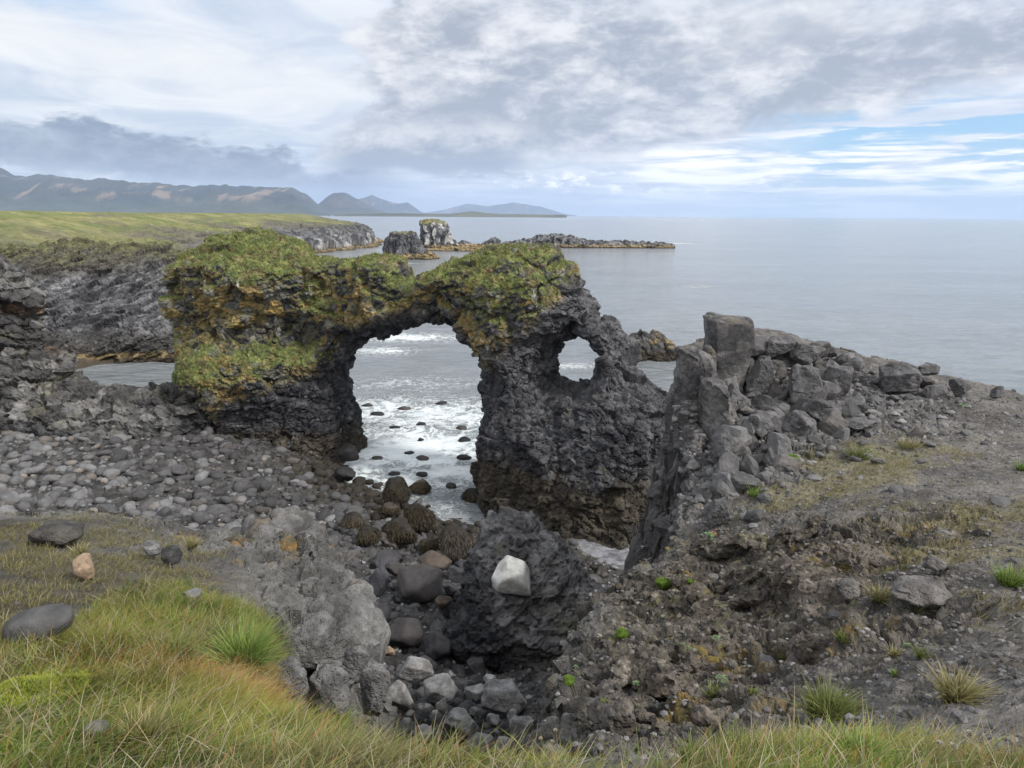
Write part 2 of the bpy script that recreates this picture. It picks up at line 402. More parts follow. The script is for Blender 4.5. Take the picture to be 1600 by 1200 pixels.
# a bed so the shallows are closed below
bed = mesh('seabed', np.array([[-25500, -400, -6.], [25500, -400, -6.], [25500, 25500, -6.], [-25500, 25500, -6.]]), np.array([[0, 1, 2, 3]]), M_MID, col=np.tile([.05, .06, .06], (4, 1)))
tag(bed, 'dark sea bed under the water', 'sea bed', kind='structure')

# ------------------------------------------------------------------ slab rocks: an outline with real thickness, meshed as a volume
def slab(name, outer, holes, O, Uv, Vv, Tf, Tb, k, vox, off=None, mat=None, disp=None, colf=None, umargin=1.0, edgew=.35, eseed=0, parent=None, vmin=None, seed=0):
    O = np.asarray(O, float); Uv = np.asarray(Uv, float) / np.linalg.norm(Uv); Vv = np.asarray(Vv, float); Vv = Vv - Uv * (Uv @ Vv); Vv /= np.linalg.norm(Vv)
    N = np.cross(Vv, Uv); N = N if N @ (O - EYE) > 0 else -N          # N points away from the viewer
    def cast(pl):
        d = ray(np.array([p[0] for p in pl]), np.array([p[1] for p in pl])); t = ((O - EYE) @ N) / (d @ N); q = EYE + d * t[:, None] - O
        return np.stack([q @ Uv, q @ Vv], 1)
    po = cast(outer); u0, v0 = po.min(0) - umargin; u1, v1 = po.max(0) + umargin
    if vmin is not None: v0 = vmin
    nu = int((u1 - u0) / vox) + 1; nv = int((v1 - v0) / vox) + 1
    u = u0 + np.arange(nu) * vox; v = v0 + np.arange(nv) * vox; Ug, Vg = np.meshgrid(u, v, indexing='ij')
    q = np.stack([Ug.ravel(), Vg.ravel(), np.full(Ug.size, eseed * 7.7)], 1)
    w1 = (fbm(q, .9, 3, eseed) * edgew).reshape(Ug.shape); w2 = (fbm(q + 50, .9, 3, eseed + 4) * edgew).reshape(Ug.shape)
    d = sdpoly(Ug + w1, Vg + w2, po)
    for hl in holes: d = np.minimum(d, -sdpoly(Ug + w1, Vg + w2, cast(hl)))
    def prof(T):
        x = np.clip(d / k, 0, 1); return np.where(d > 0, T * np.sqrt(np.clip(1 - (1 - x) ** 2, 0, 1)) * .85 + T * .15 * x, d)
    cf = prof(Tf(Ug, Vg) if callable(Tf) else Tf); cb = prof(Tb(Ug, Vg) if callable(Tb) else Tb)
    n0 = off(Ug, Vg) if off else np.zeros_like(Ug)
    lo = (n0 - cf).min() - 2 * vox - .3; hi = (n0 + cb).max() + 2 * vox + .3; nn = int((hi - lo) / vox) + 1
    w = (lo + np.arange(nn) * vox).astype(np.float32)
    rel = w[None, None, :] - n0[..., None].astype(np.float32)
    f = np.maximum(rel - cb[..., None].astype(np.float32), -rel - cf[..., None].astype(np.float32))
    f[0] = f[-1] = 1; f[:, -1] = 1; f[:, 0] = 1; f[:, :, 0] = f[:, :, -1] = 1
    V, Q = nets(f, np.array([u0, v0, lo]), np.eye(3) * vox); del f, rel
    uv = V[:, :2].copy(); V = O + V[:, :1] * Uv + V[:, 1:2] * Vv + V[:, 2:] * N
    if np.dot(np.cross(Uv, Vv), N) < 0: Q = Q[:, ::-1]
    ids = None
    if disp: V, ids = disp(V, vnorm(V, Q))
    Nn = vnorm(V, Q)
    cl = colf(V, Nn, ids) if colf else np.full((len(V), 3), .1)
    o = mesh(name, V, Q, mat, cl, parent=parent, smooth=False)
    return o, V, Q, Nn

GREEN = np.array([.10, .15, .030]); GREEN2 = np.array([.16, .18, .045]); OCH = np.array([.30, .20, .062]); OCH2 = np.array([.21, .17, .075])
BAS = np.array([.040, .040, .046]); BASL = np.array([.115, .113, .118]); WEED = np.array([.056, .046, .033]); STRAW = np.array([.30, .24, .12])

# ------------------------------------------------------------------ the sea arch
A0 = np.array([-21.4, 45.5, 0.0]); B0 = np.array([7.4, 33.0, 0.0])
arch_out = [(262, 660), (262, 400), (306, 400), (318, 386), (350, 372), (400, 367), (450, 374), (478, 386), (500, 396), (530, 402), (552, 406), (575, 398), (604, 396), (622, 410), (634, 428), (658, 440),
            (678, 420), (702, 404), (740, 392), (800, 386), (860, 388), (886, 400), (903, 412), (908, 440), (926, 454), (934, 478), (944, 490), (966, 500), (972, 516), (988, 540), (1002, 572), (1030, 592),
            (1056, 604), (1075, 640), (1085, 760), (1085, 960), (700, 960), (800, 800), (772, 745), (762, 705), (760, 680), (768, 640), (771, 605), (763, 575), (750, 545), (725, 520), (700, 509),
            (668, 503), (640, 500), (605, 514), (570, 535), (546, 562), (540, 592), (546, 622), (548, 646), (552, 664), (556, 690), (562, 800), (330, 800), (372, 700), (362, 655), (345, 620), (336, 600), (330, 560), (312, 500), (306, 450)]
arch_out = [p for p in arch_out if p not in [(262, 660), (262, 400)]]
arch_hole = [(870, 588), (866, 560), (874, 538), (890, 524), (908, 517), (926, 524), (938, 544), (944, 566), (940, 580), (922, 590), (905, 595), (886, 594)]
aU = (B0 - A0) / np.linalg.norm(B0 - A0)
def au(px, py):                       # pixel -> (u, v) on the arch's own plane
    Nn = np.cross([0, 0, 1], aU); Nn = Nn if Nn[1] > 0 else -Nn
    d = ray(px, py); t = ((A0 - EYE) @ Nn) / (d @ Nn); q = EYE + d * t - A0; return q @ aU, q[2]
def bumps(lst):
    L = [(au(a, b), rx, ry, s) for a, b, rx, ry, s in lst]
    def f(U, V): return sum(s * np.exp(-((U - c[0]) / rx) ** 2 - ((V - c[1]) / ry) ** 2) for c, rx, ry, s in L)
    return f
_fb = bumps([(395, 580, 3.2, 2.0, 1.6), (450, 560, 3.5, 1.8, 1.3), (380, 505, 4.5, .7, -.5), (300, 440, 3, 2.5, .6), (500, 520, 1.2, 1.0, -1.2), (420, 420, 5, 1.6, .8),
             (570, 450, 2.0, 1.8, -.4), (700, 480, 3.5, .9, -.7), (800, 470, 3, 2, .6), (980, 700, 4.5, 4.0, 1.9), (850, 700, 3, 3, .8), (500, 690, 4, 1.6, 1.0), (760, 740, 3, 1.6, .6), (1060, 800, 4, 4, 1.0)])
def aTf(U, V):
    sR = ss(U, 14, 22); base = 2.3 + .7 * (1 - ss(U, 6, 11)) - .9 * np.exp(-((U - 13) / 2.5) ** 2)
    flare = np.clip(7.5 - V, 0, 9) * (.10 + .16 * ss(U, 18, 27)) + np.clip(1.6 - V, 0, 3) * .3
    return base + flare + _fb(U, V)
def aTb(U, V): return 2.2 + 1.2 * (1 - ss(U, 6, 11)) - .8 * np.exp(-((U - 13) / 3) ** 2) - .8 * ss(U, 19, 24) + np.clip(5 - V, 0, 8) * .18
zone_veg = [[(262, 400), (300, 366), (400, 355), (470, 362), (530, 400), (610, 388), (640, 430), (665, 440), (720, 392), (800, 380), (890, 392), (905, 440), (880, 470), (850, 500), (820, 530), (790, 560), (770, 540), (740, 500), (700, 470), (640, 480),
             (600, 500), (540, 510), (535, 560), (500, 580), (440, 600), (410, 640), (370, 640), (345, 610), (300, 590), (285, 520), (262, 450)]]
zone_green = [(345, 360, 3.5, 1.1), (430, 385, 3.5, 1.5), (450, 420, 3.0, .9), (470, 545, 2.0, .9), (400, 560, 2.4, 1.4), (340, 570, 1.6, 1.2), (640, 430, 1.5, .8), (590, 405, 1.5, .6), (760, 400, 3.0, .7), (840, 398, 2.6, .5), (700, 412, 1.5, .9),
              (330, 520, 1.6, .8), (520, 470, 1.2, 1.6), (790, 470, 2.2, .9), (300, 400, 2, 1), (515, 560, 1.0, 1.0), (820, 440, 2.5, .6)]
def arch_disp(V, N):
    d1, i1 = blocks(V, .50, .34, 3, 1.2, .4, .35, (1, 1, 1.15)); d2, i2 = blocks(V, 1.5, .13, 8, 1.3, .5, .3, (1, 1, 1.3)); d3, i3 = blocks(V, 3.6, .075, 12, 1.3, .8, .2, (1, 1, 1.2))
    cut = fbm(V, .22, 3, 40) * .55
    _, gv, _, _ = arch_veg(V, N); k = 1 - .5 * gv
    return V + N * (d1 * (1 - .35 * gv) + d2 * k + d3 * k + cut + gv * (.05 + .08 * fbm(V, 1.8, 3, 44)))[:, None], (i1, i2, i3)
def arch_veg(V, N):
    q = V - A0; U = q @ aU; Z = V[:, 2]
    w = fbm(V, .8, 3, 60) * 1.0
    poly = np.array([au(*p) for p in zone_veg[0]]); s = sdpoly(U + w, Z + w * .7, poly)
    front = ss(-(N @ np.array([.4, .9, 0])), -.6, .1)
    veg = ss(s, -.5, .5)
    g = np.zeros(len(V))
    for a, b, rx, ry in zone_green:
        c = au(a, b); g = np.maximum(g, np.exp(-((U - c[0]) / rx) ** 2 - ((Z - c[1]) / ry) ** 2))
    top = ss(N[:, 2], .35, .75) * ss(Z, 8, 9.5)
    green = np.clip(g * 1.1 + top * .65, 0, 1) * veg
    green = ss(green + fbm(V, 1.6, 3, 70) * .7 + (N[:, 2] - .35) * .6, .54, .78)
    return veg, green, U, Z
def arch_col(V, N, ids):
    i1, i2, i3 = ids; veg, green, U, Z = arch_veg(V, N); r2 = RN[i2]; r3 = RN[i3]
    c = lerp(BAS * .75, BASL * .75, ss(fbm(V, .35, 3, 33) * .5 + (r3[:, 2] - .5) * .8 + (r2[:, 1] - .5) * .3, -.25, .6))
    grey = np.exp(-((U - au(400, 650)[0]) / 2.6) ** 2 - ((Z - au(400, 640)[1]) / 1.8) ** 2) + .6 * ss(U, 21, 23) * ss(Z, 4.5, 7) * .8
    c = lerp(c, BASL * 1.05, np.clip(grey * (.3 + r3[:, 3]), 0, .8))
    lich = veg * ss(r2[:, 2] * .55 + r3[:, 1] * .35 + fbm(V, .5, 3, 51) * .9, .30, .48)
    oc = lerp(OCH2, OCH * 1.15, r3[:, 4]); oc = lerp(oc, [.16, .155, .13], ss(r2[:, 4], .62, .7))
    c = lerp(c, oc, lich * (.6 + .35 * r2[:, 0]))
    olive = veg * ss(fbm(V, 1.3, 4, 91) + (N[:, 2]) * .45, .02, .34) * .72
    c = lerp(c, lerp([.10, .095, .045], [.17, .14, .065], ss(fbm(V, 3, 3, 92), -.3, .3)), olive)
    c = lerp(c, lerp([.08, .105, .033], [.17, .185, .06], ss(fbm(V, 2.2, 3, 81), -.3, .4)), green * .9); c = lerp(c, lerp([.10, .075, .04], [.20, .155, .08], r3[:, 2]), green * ss(fbm(V, 1.5, 4, 83), .05, .3) * .8)
    gu = ss(fbm(V * [1, 1, .22], 1.6, 3, 97), .34, .42) * ss(Z, 6.5, 8) * (N[:, 2] < .5) * veg; c = lerp(c, [.50, .50, .46], gu * .7)
    wet = ss(fbm(V, .6, 3, 95) * .9 + 1.9 + 1.2 * ss(U, 20, 26) - Z, -.2, .6)
    c = lerp(c, lerp(WEED * .65, WEED * 1.25, ss(fbm(V * [1, 1, .35], 2.2, 4, 98), -.3, .4)), wet * .9)
    return c
arch, aV, aQ, aN = slab('sea_arch', arch_out, [arch_hole], A0, aU, [0, 0, 1], aTf, aTb, 1.7, .07, mat=M_MID, disp=arch_disp, colf=arch_col, vmin=-1.2, eseed=2)
tag(arch, 'big dark sea arch with two openings, green and ochre growth on top', 'sea arch')
print('arch verts', len(aV))

# ------------------------------------------------------------------ headland and coastal plain behind the cove
def w2(px, py, z=0.0):
    q = G(px, py, z); return [q[0], q[1]]
def w2d(px, Y): return [(px - 800) / FPX * Y, Y]
shore = [w2d(-900, 50), w2(-60, 618), w2(60, 592), w2(112, 583), w2(150, 572), w2(220, 562), w2(290, 552), w2(330, 548), w2(395, 470), w2(430, 425), w2(452, 402), w2(500, 396), w2(545, 391), w2(586, 385.5), w2d(597, 372), w2d(590, 400), w2d(560, 470),
         w2d(535, 800), w2d(512, 1500), w2d(495, 4200), w2d(400, 6500), w2d(-1400, 6500), w2d(-1400, 50)]
pxs = np.concatenate([np.linspace(-900, -40, 50, endpoint=False), np.linspace(-40, 610, 520)]); Ys = np.concatenate([np.geomspace(55, 520, 820, endpoint=False), np.geomspace(520, 6400, 130)])
TX, YY = np.meshgrid(pxs, Ys); X = (TX - 800) / FPX * YY; Y = YY
q3 = np.stack([X.ravel(), Y.ravel(), 0 * X.ravel()], 1)
wq = fbm(q3, .06, 4, 5).reshape(X.shape)
d = sdpoly(X, Y, shore) + wq * 4 * np.clip(Y / 120, .6, 3)
kk = np.interp(Y, [60, 110, 200, 330, 420], [7.5, 8, 7, 3.2, 2.6])
steep = 1 - np.exp(-np.clip(d - 3, 0, None) / kk)
gul = fbm(q3 * [1, .6, 1], .035, 4, 15).reshape(X.shape)
hz = np.where(d < 0, d * .8, np.clip(d * 1.0, 0, .9)) + 8.6 * steep + 5.4 * ss(d, 6, 70) * (np.interp(Y, [200, 330, 420, 900], [1, .78, .62, 1])) + gul * 1.9 * ss(d, 4, 25) * np.interp(Y, [60, 300, 1200], [1, .9, 0])
hz += .45 * fbm(q3, .25, 3, 25).reshape(X.shape) * ss(d, 3, 12)
hz = np.minimum(hz, 14.05 + .25 * gul + np.clip(Y - 1500, 0, None) * .0006)
V = np.stack([X, Y, hz], -1).reshape(-1, 3); keep = (d > -3.5)
F = gridF(len(Ys), len(pxs), keep.ravel()); V, F, dv = compact(V, F, d.ravel())
N = vnorm(V, F); far = V[:, 1] > 500
cliffw = ss(dv, .5, 4) * (1 - ss(dv, 16, 34)) + .04; V = V + (fbm(V, .3, 3, 26) * ss(dv, 1, 4) * .6 * (V[:, 1] < 200))[:, None] * N
farw = np.interp(V[:, 1], [60, 150, 400], [1, 1.3, 1.8])
# layered, slanting columns: long thin cells
a1, i1 = blocks(V / farw[:, None], .52, .85, 3, 1.3, .5, .35, (.55, .7, 1.9)); a2, i2 = blocks(V / farw[:, None], 1.45, .34, 8, 1.3, .7, .25, (.6, .7, 1.7))
disp = np.where(far, 0, (a1 * .40 + a2 * .42) * cliffw * farw)
V = V + N * disp[:, None]; N = vnorm(V, F)
r2 = RN[i2]; yy = V[:, 1]
c = lerp(BAS * .9, [.135, .134, .138], ss(r2[:, 2] * .8 + fbm(V, .12, 3, 35) * .6, .05, .85))
scree = ss(dv, 9, 18) * (1 - ss(dv, 40, 70)); c = lerp(c, lerp([.085, .078, .062], [.13, .12, .085], ss(fbm(V, .5, 4, 41), -.3, .3)), scree * .85)
gr = ss(dv + fbm(V, .045, 4, 45) * 34 + (N[:, 2] - .8) * 30, 18, 34) * ss(N[:, 2], .5, .8)
gr = np.maximum(gr, ss(fbm(V * [1, .5, 1], .05, 4, 49) * 1.0 + (V[:, 2] - 8) * .08, .05, .35) * ss(dv, 8, 20) * .8)
c = lerp(c, lerp([.115, .135, .042], [.215, .20, .085], ss(fbm(V, .09, 4, 55), -.3, .35)), np.clip(gr, 0, 1) * .92)
bare = ss(fbm(V * [1, .6, 1], .07, 4, 65), .12, .35) * (yy < 420); c = lerp(c, [.10, .092, .07], bare * .7 * ss(dv, 5, 20))
guano = (yy > 230) * ss(fbm(V * [1, 1, .4], .35, 3, 75) + .25 - (V[:, 2] - 3) * .06, .2, .5) * (1 - ss(dv, 4, 14)); c = lerp(c, [.46, .45, .44], guano * .6)
bench = ss(dv, -.5, .2) * (1 - ss(V[:, 2], 1.0, 1.7)); c = lerp(c, lerp([.05, .04, .026], [.20, .15, .075], ss(N[:, 2] + fbm(V, .9, 3, 77) * .9, .6, 1.0)), bench)
c = lerp(c, [.05, .04, .028], (1 - ss(V[:, 2], .1, .55)))
head = mesh('headland', V, F, M_HEAD, c, smooth=False); tag(head, 'grassy headland with grey layered cliffs behind the cove', 'headland', kind='structure')

def cw_disp(V, N):
    q = V @ np.array([[.90, 0, .43], [0, 1, 0], [-.43, 0, .90]]).T
    d1, i1 = blocks(q, .42, .42, 131, 1.2, .4, .4, (.5, .7, 1.7)); d2, i2 = blocks(q, 1.15, .22, 133, 1.3, .7, .3, (.5, .7, 1.9)); d3, i3 = blocks(q, 2.4, .09, 135, 1.3, .6, .3, (.6, .7, 1.6))
    return V + N * (d1 + d2 + d3 + fbm(V, .16, 3, 137) * 1.0)[:, None], (i1, i2, i3)
def cw_col(V, N, ids):
    r2, r3 = RN[ids[1]], RN[ids[2]]; c = lerp([.030, .030, .034], [.185, .183, .188], ss(r2[:, 2] * .45 + r3[:, 3] * .45 + fbm(V, .15, 3, 35) * .5, .15, .95))
    c = lerp(c, [.075, .068, .050], ss(V[:, 2] + 2.5 * fbm(V, .25, 4, 39), 7.0, 9.5) * .8); c = lerp(c, [.10, .10, .045], ss(V[:, 2] + 3 * fbm(V, .2, 4, 43) + (N[:, 2] - .6) * 2, 9.2, 10.6) * .8)
    c = lerp(c, [.055, .050, .045], (1 - ss(V[:, 2] + .8 * fbm(V, .4, 3, 45), 2.0, 3.4)) * .7); c = lerp(c, lerp([.10, .075, .04], [.24, .18, .09], ss(N[:, 2] + fbm(V, 1.2, 3, 47) * .8, .1, .8)), 1 - ss(V[:, 2] + .3 * fbm(V, .5, 3, 46), .9, 1.2)); return lerp(c, [.04, .032, .024], 1 - ss(V[:, 2], .25, .6))
cw, cV, cQ, cN = slab('cliff', [(-330, 372), (-100, 374), (20, 386), (90, 382), (150, 378), (210, 388), (270, 390), (330, 392), (400, 394), (440, 398), (452, 412), (440, 470), (380, 520), (300, 556), (200, 570), (100, 590), (-330, 640)], [], G(200, 567, 0), [1, .10, 0], [0, .74, .67], 1.7, 2.5, 2.2, .15, mat=M_MID, disp=cw_disp, colf=cw_col, edgew=.8, eseed=41)
tag(cw, 'steep dark grey layered cliff wall behind the cove under the green plateau', 'cliff', kind='structure')

# ------------------------------------------------------------------ mountains far away, seen through the haze
def ridge(name, prof, Y0, depth, label, cols, seed, foot=8.0):
    px = np.linspace(prof[0][0], prof[-1][0], 420); py = np.interp(px, [p[0] for p in prof], [p[1] for p in prof])
    t = (px - 800) / FPX; hgt = np.array([P(a, b, Y0)[2] for a, b in zip(px, py)]); jq = np.stack([px * .05, px * 0 + seed, px * 0], 1); hgt = foot + (hgt - foot) * (1 + .10 * fbm(jq, 1.0, 4, seed))
    v = np.linspace(-1, 1, 90); Tg, Vg = np.meshgrid(t, v); Yg = Y0 + Vg * depth; Tg = Tg / 1.028; X = Tg * Y0 + (Tg * Vg * depth); Hh = np.tile(hgt, (90, 1))
    q = np.stack([X.ravel(), Yg.ravel(), 0 * X.ravel()], 1)
    er = fbm(q * [1, .35, 1], 1.0 / 420, 5, seed).reshape(X.shape); s = np.clip(1 - np.abs(Vg), 0, 1)
    sh = np.where(s > .0, np.clip(s * 1.0 + er * .55 * np.sin(s * math.pi), 0, 1) ** 1.15, 0)
    Z = foot + (Hh - foot) * sh; Z = np.where(s <= 0.001, -5, Z)
    V = np.stack([X, Yg, Z], -1).reshape(-1, 3); F = gridF(90, 420); N = vnorm(V, F)
    n1 = fbm(q, 1 / 700, 4, seed + 5); n2 = fbm(q * [1, .25, 1], 1 / 160, 4, seed + 8)
    c = lerp(cols[0], cols[1], ss(n1, -.2, .3)); rel = (V[:, 2] / max(hgt.max(), 1))
    scar = ss(n2 + n1 * .8 + fbm(q * [1, .15, 1], 1 / 60, 3, seed + 9) * .5, .22, .40) * ss(rel, .12, .3) * (1 - ss(rel, .62, .85)); c = lerp(c, cols[2], scar * .8)
    c = lerp(c, cols[3], (1 - ss(rel, .05, .28)) * .7)
    o = mesh(name, V, F, M_HILL, c); tag(o, label, 'mountain', kind='structure'); return o
MC = ([.024, .034, .052], [.045, .048, .055], [.20, .15, .125], [.060, .078, .075])  # rock colours tinted blue, painting in distance haze on top of the haze volume
ridge('mountain_range', [(-260, 300), (-120, 255), (-40, 240), (0, 252), (14, 262), (30, 272), (48, 276), (66, 271), (104, 275), (138, 281), (160, 278), (222, 285), (242, 284), (300, 291), (322, 288), (402, 291), (458, 293), (478, 302), (498, 320), (515, 336)], 7600, 1900,
      'long mountain range with pale scree scars at far left', MC, 3)
ridge('mountain', [(478, 336), (495, 320), (512, 307), (521, 301), (540, 300), (552, 307), (585, 326), (612, 336)], 9000, 900, 'dark flat topped cone mountain at the end of the range', ([.04, .045, .055], [.06, .06, .06], [.08, .07, .06], [.08, .09, .06]), 7)
ridge('mountain', [(520, 336), (556, 312), (580, 304), (600, 312), (622, 318), (636, 316), (655, 330), (668, 336)], 14500, 1200, 'faint blue peaks half lost in haze behind the cone', MC, 11)
ridge('mountain', [(640, 336), (690, 328), (728, 318), (760, 322), (800, 316), (840, 322), (880, 334), (900, 337)], 20500, 1500, 'palest mountains on the horizon under the rain', MC, 13)
ridge('spit_of_land', [(520, 335.4), (600, 333.2), (700, 334), (722, 331.5), (738, 330), (752, 332), (780, 334.2), (880, 335.6), (884, 336.5)], 5200, 120, 'low dark spit of land on the far water', ([.06, .07, .05], [.10, .10, .06], [.1, .09, .06], [.10, .10, .07]), 17, 1)

# ------------------------------------------------------------------ stacks, reefs, the rock in the water
def st_disp(sc, an=(1, 1, .45)):
    def f(V, N):
        d1, i1 = blocks(V, .5 / sc, .5 * sc, 5, 1.2, .5, .3, an); d2, i2 = blocks(V, 1.3 / sc, .22 * sc, 9, 1.2, .6, .25, an); return V + N * (d1 + d2)[:, None], (i1, i2)
    return f
def st_col(grn=0.0, guano=0.0, weed=1.2, top=8.0, light=.15):
    def f(V, N, ids):
        r = RN[ids[1]]; c = lerp(BAS, [light, light, light * 1.03], ss(r[:, 2] * .7 + fbm(V, .3, 3, 5) * .6, .2, .8))
        if guano: c = lerp(c, [.50, .49, .47], ss(fbm(V * [1, 1, .4], .45, 3, 7) + r[:, 3] * .4, .18, .42) * guano)
        if grn: c = lerp(c, [.16, .15, .06], ss(N[:, 2] + fbm(V, .5, 3, 9) * .4 + (V[:, 2] - top) * .25, .55, .9) * grn)
        c = lerp(c, lerp([.10, .075, .04], [.24, .18, .09], ss(N[:, 2], .2, .8)), 1 - ss(V[:, 2] + fbm(V, .5, 2, 3), weed, weed + .5)); return lerp(c, [.04, .033, .025], 1 - ss(V[:, 2], .2, .5))
    return f
def stack(name, px, py, outer, T, k, vox, sc, label, cat, colf, group=None, an=(1, 1, .45), off=None, **kw):
    O = G(px, py, 0.0); o, V, Q, N = slab(name, outer, [], O, [1, 0, 0], [0, 0, 1], T, T, k, vox, mat=M_FAR, disp=st_disp(sc, an), colf=colf, vmin=-1, umargin=2 * sc, edgew=.3 * sc, off=off, **kw)
    tag(o, label, cat, group); return o
flr = lambda T, s=.5, z=2.0: (lambda U, V: T + np.clip(z - V, 0, 4) * s)
stack('sea_stack', 683, 386, [(655, 352), (656, 345), (672, 343), (692, 345), (700, 352), (706, 372), (718, 383), (718, 395), (650, 395), (656, 380)], flr(7), 3, .42, 1.8, 'taller pale streaked sea stack with grass on its flat top', 'sea stack', st_col(1, .75, 1.0, 10, .2))
stack('sea_stack', 638, 404, [(600, 396), (603, 375), (610, 364), (632, 361), (650, 364), (658, 376), (664, 388), (684, 401), (688, 412), (600, 412)], flr(4, .9), 2.5, .28, 1.2, 'lower rounded dark sea stack with a brown weedy foot', 'sea stack', st_col(.6, .05, 1.6, 8, .13))
stack('reef', 880, 386, [(700, 392), (712, 382), (724, 376), (738, 382), (752, 383), (770, 370), (785, 380), (805, 378), (830, 372), (850, 366), (890, 368), (912, 374), (940, 377), (980, 377), (1020, 379), (1052, 381), (1056, 392), (690, 392)], flr(7, 1.2), 2.5, .5, 1.5, 'long low grey reef running right beyond the arch', 'reef', st_col(0, .25, 1.0, 8, .17), off=lambda U, V: U * .02)
stack('reef', 745, 392, [(600, 398), (690, 386), (760, 385), (830, 388), (842, 398), (690, 400)], flr(3, 1.2), 1.5, .4, 1.2, 'low brown weedy shelf in front of the grey reef', 'reef', st_col(0, 0, 2.5, 8, .12))
stack('rock', 1028, 387.5, [(1020, 388), (1024, 385), (1030, 383.5), (1036, 386), (1040, 389), (1040, 394), (1018, 394)], 1.5, 1, .22, .7, 'tiny dark rock off the tip of the reef', 'rock', st_col(0, 0, .4))
def isl_col(V, N, ids):
    r = RN[ids[1]]; c = lerp(BAS * .8, [.085, .08, .075], r[:, 2]); c = lerp(c, [.22, .165, .085], ss(N[:, 2] * .5 + (RN[ids[0]][:, 1]) * .9 + fbm(V * [1, 1, .3], .9, 3, 8) * .6 - np.abs(V[:, 2] - 1.5) * .35, .52, .86))
    return lerp(c, WEED * .7, 1 - ss(V[:, 2] + .6 * fbm(V, 1, 3, 4), .6, 1.2))
stack('rock', 1010, 556, [(970, 560), (974, 530), (985, 520), (1003, 514), (1022, 518), (1040, 530), (1058, 540), (1064, 552), (1060, 570), (960, 570)], flr(2.0, .6), 1.5, .11, .75, 'weedy rock in the sea with yellow tops, behind the right foot of the arch', 'rock', isl_col, an=(1, 1, .8))

# ------------------------------------------------------------------ left promontory joining the arch
def pr_disp(V, N):
    z = V[:, 2]; d1, i1 = blocks(V, .5, .55, 21, 1.3, .4, .4, (.8, .8, 1.6)); d2, i2 = blocks(V, 1.5, .22, 23, 1.3, .6, .3, (.8, .8, 1.4)); d3, i3 = blocks(V, 3.6, .08, 29, 1.2, .6)
    lay = np.sin(z * 3.2 + fbm(V, .25, 3, 31) * 6) * .16 * (1 - ss(z, 4.5, 6))
    return V + N * (d1 * (.45 + .55 * ss(z, 3, 7)) + d2 + d3 + lay)[:, None], (i1, i2, i3)
def pr_col(V, N, ids):
    r = RN[ids[1]]; r1 = RN[ids[0]]; c = lerp([.05, .048, .048], [.16, .155, .15], ss(r[:, 2] * .7 + fbm(V, .3, 4, 5) * .9, .15, .8))
    c = lerp(c, [.20, .125, .075], ss(r1[:, 4] + fbm(V, .6, 3, 9) * .5, .72, .95) * ss(V[:, 2], 5, 8) * .8); c = lerp(c, [.10, .098, .06], ss(fbm(V, .8, 4, 14), .1, .4) * .5)
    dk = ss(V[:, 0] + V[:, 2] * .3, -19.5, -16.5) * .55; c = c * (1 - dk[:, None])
    return lerp(c, BAS * .8, 1 - ss(V[:, 2] + fbm(V, .5, 3, 3), 1.3, 2.8))
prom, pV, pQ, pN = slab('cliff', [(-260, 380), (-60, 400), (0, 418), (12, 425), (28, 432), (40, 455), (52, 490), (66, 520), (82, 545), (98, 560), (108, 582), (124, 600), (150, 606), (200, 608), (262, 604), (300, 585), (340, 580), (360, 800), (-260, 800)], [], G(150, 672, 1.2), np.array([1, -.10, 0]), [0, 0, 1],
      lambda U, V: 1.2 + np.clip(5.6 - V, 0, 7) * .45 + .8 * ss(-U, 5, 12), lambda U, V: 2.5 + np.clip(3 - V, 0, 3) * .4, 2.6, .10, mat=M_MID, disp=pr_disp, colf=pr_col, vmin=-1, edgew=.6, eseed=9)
tag(prom, 'grey blocky cliff at the left edge tapering down to the dark rock saddle', 'cliff')

# ------------------------------------------------------------------ beach and gully floor
bp_ = [(-300, 680, 2.0), (0, 680, 1.8), (200, 670, 1.7), (340, 668, 1.5), (-300, 830, 3.2), (0, 800, 2.7), (200, 810, 2.6), (330, 800, 2.2), (400, 690, 1.3), (450, 700, 1.0), (500, 705, .5), (530, 722, .05), (520, 745, .25), (545, 760, .15),
       (600, 765, -.05), (640, 740, -.8), (600, 690, -1.2), (680, 790, -.15), (740, 800, -.45), (790, 800, -.3), (480, 790, 1.4), (560, 850, 1.7), (600, 830, .8), (690, 840, .5), (730, 860, .9), (600, 900, 2.2), (660, 930, 2.6), (560, 980, 3.4), (700, 990, 3.1), (620, 1040, 4.4), (740, 1060, 4.4), (700, 1120, 5.7),
       (820, 1120, 6.0), (760, 1180, 6.9), (640, 1170, 6.6), (860, 1180, 6.8), (400, 900, 4), (300, 950, 6.5), (500, 1050, 6), (880, 850, .7), (940, 862, .62), (990, 872, .60), (1000, 845, .5), (1100, 870, .6), (1000, 1000, 3.0), (900, 1100, 6), (1050, 760, .5), (1100, 820, 1)]
BT = TPS([list(G(a, b, z)) for a, b, z in bp_], .3)
pxs = np.linspace(-320, 1180, 520); Ys = np.geomspace(6.5, 50, 420); TX, YY = np.meshgrid(pxs, Ys); X = (TX - 800) / FPX * YY; Y = YY; Z = BT(X, Y)
q3 = np.stack([X, Y, Z], -1).reshape(-1, 3); Z = Z + (fbm(q3, .5, 4, 3) * .22).reshape(Z.shape)
sandm = (sdpoly(X, Y, [w2(880, 835, .6), w2(1010, 835, .6), w2(1060, 860, .6), w2(1000, 905, .6), w2(940, 880, .6)]))
rough = 1 - ss(sandm, -.6, .4)
bl, bi = blocks(q3, 2.2, .16, 33, 1.2, .5); Z = Z + (bl.reshape(Z.shape)) * rough
V = np.stack([X, Y, Z], -1).reshape(-1, 3); keep = (Z > -1.4) & (Z < 8.5)
F = gridF(len(Ys), len(pxs), keep.ravel()); V, F, sm, bi = compact(V, F, sandm.ravel(), bi)
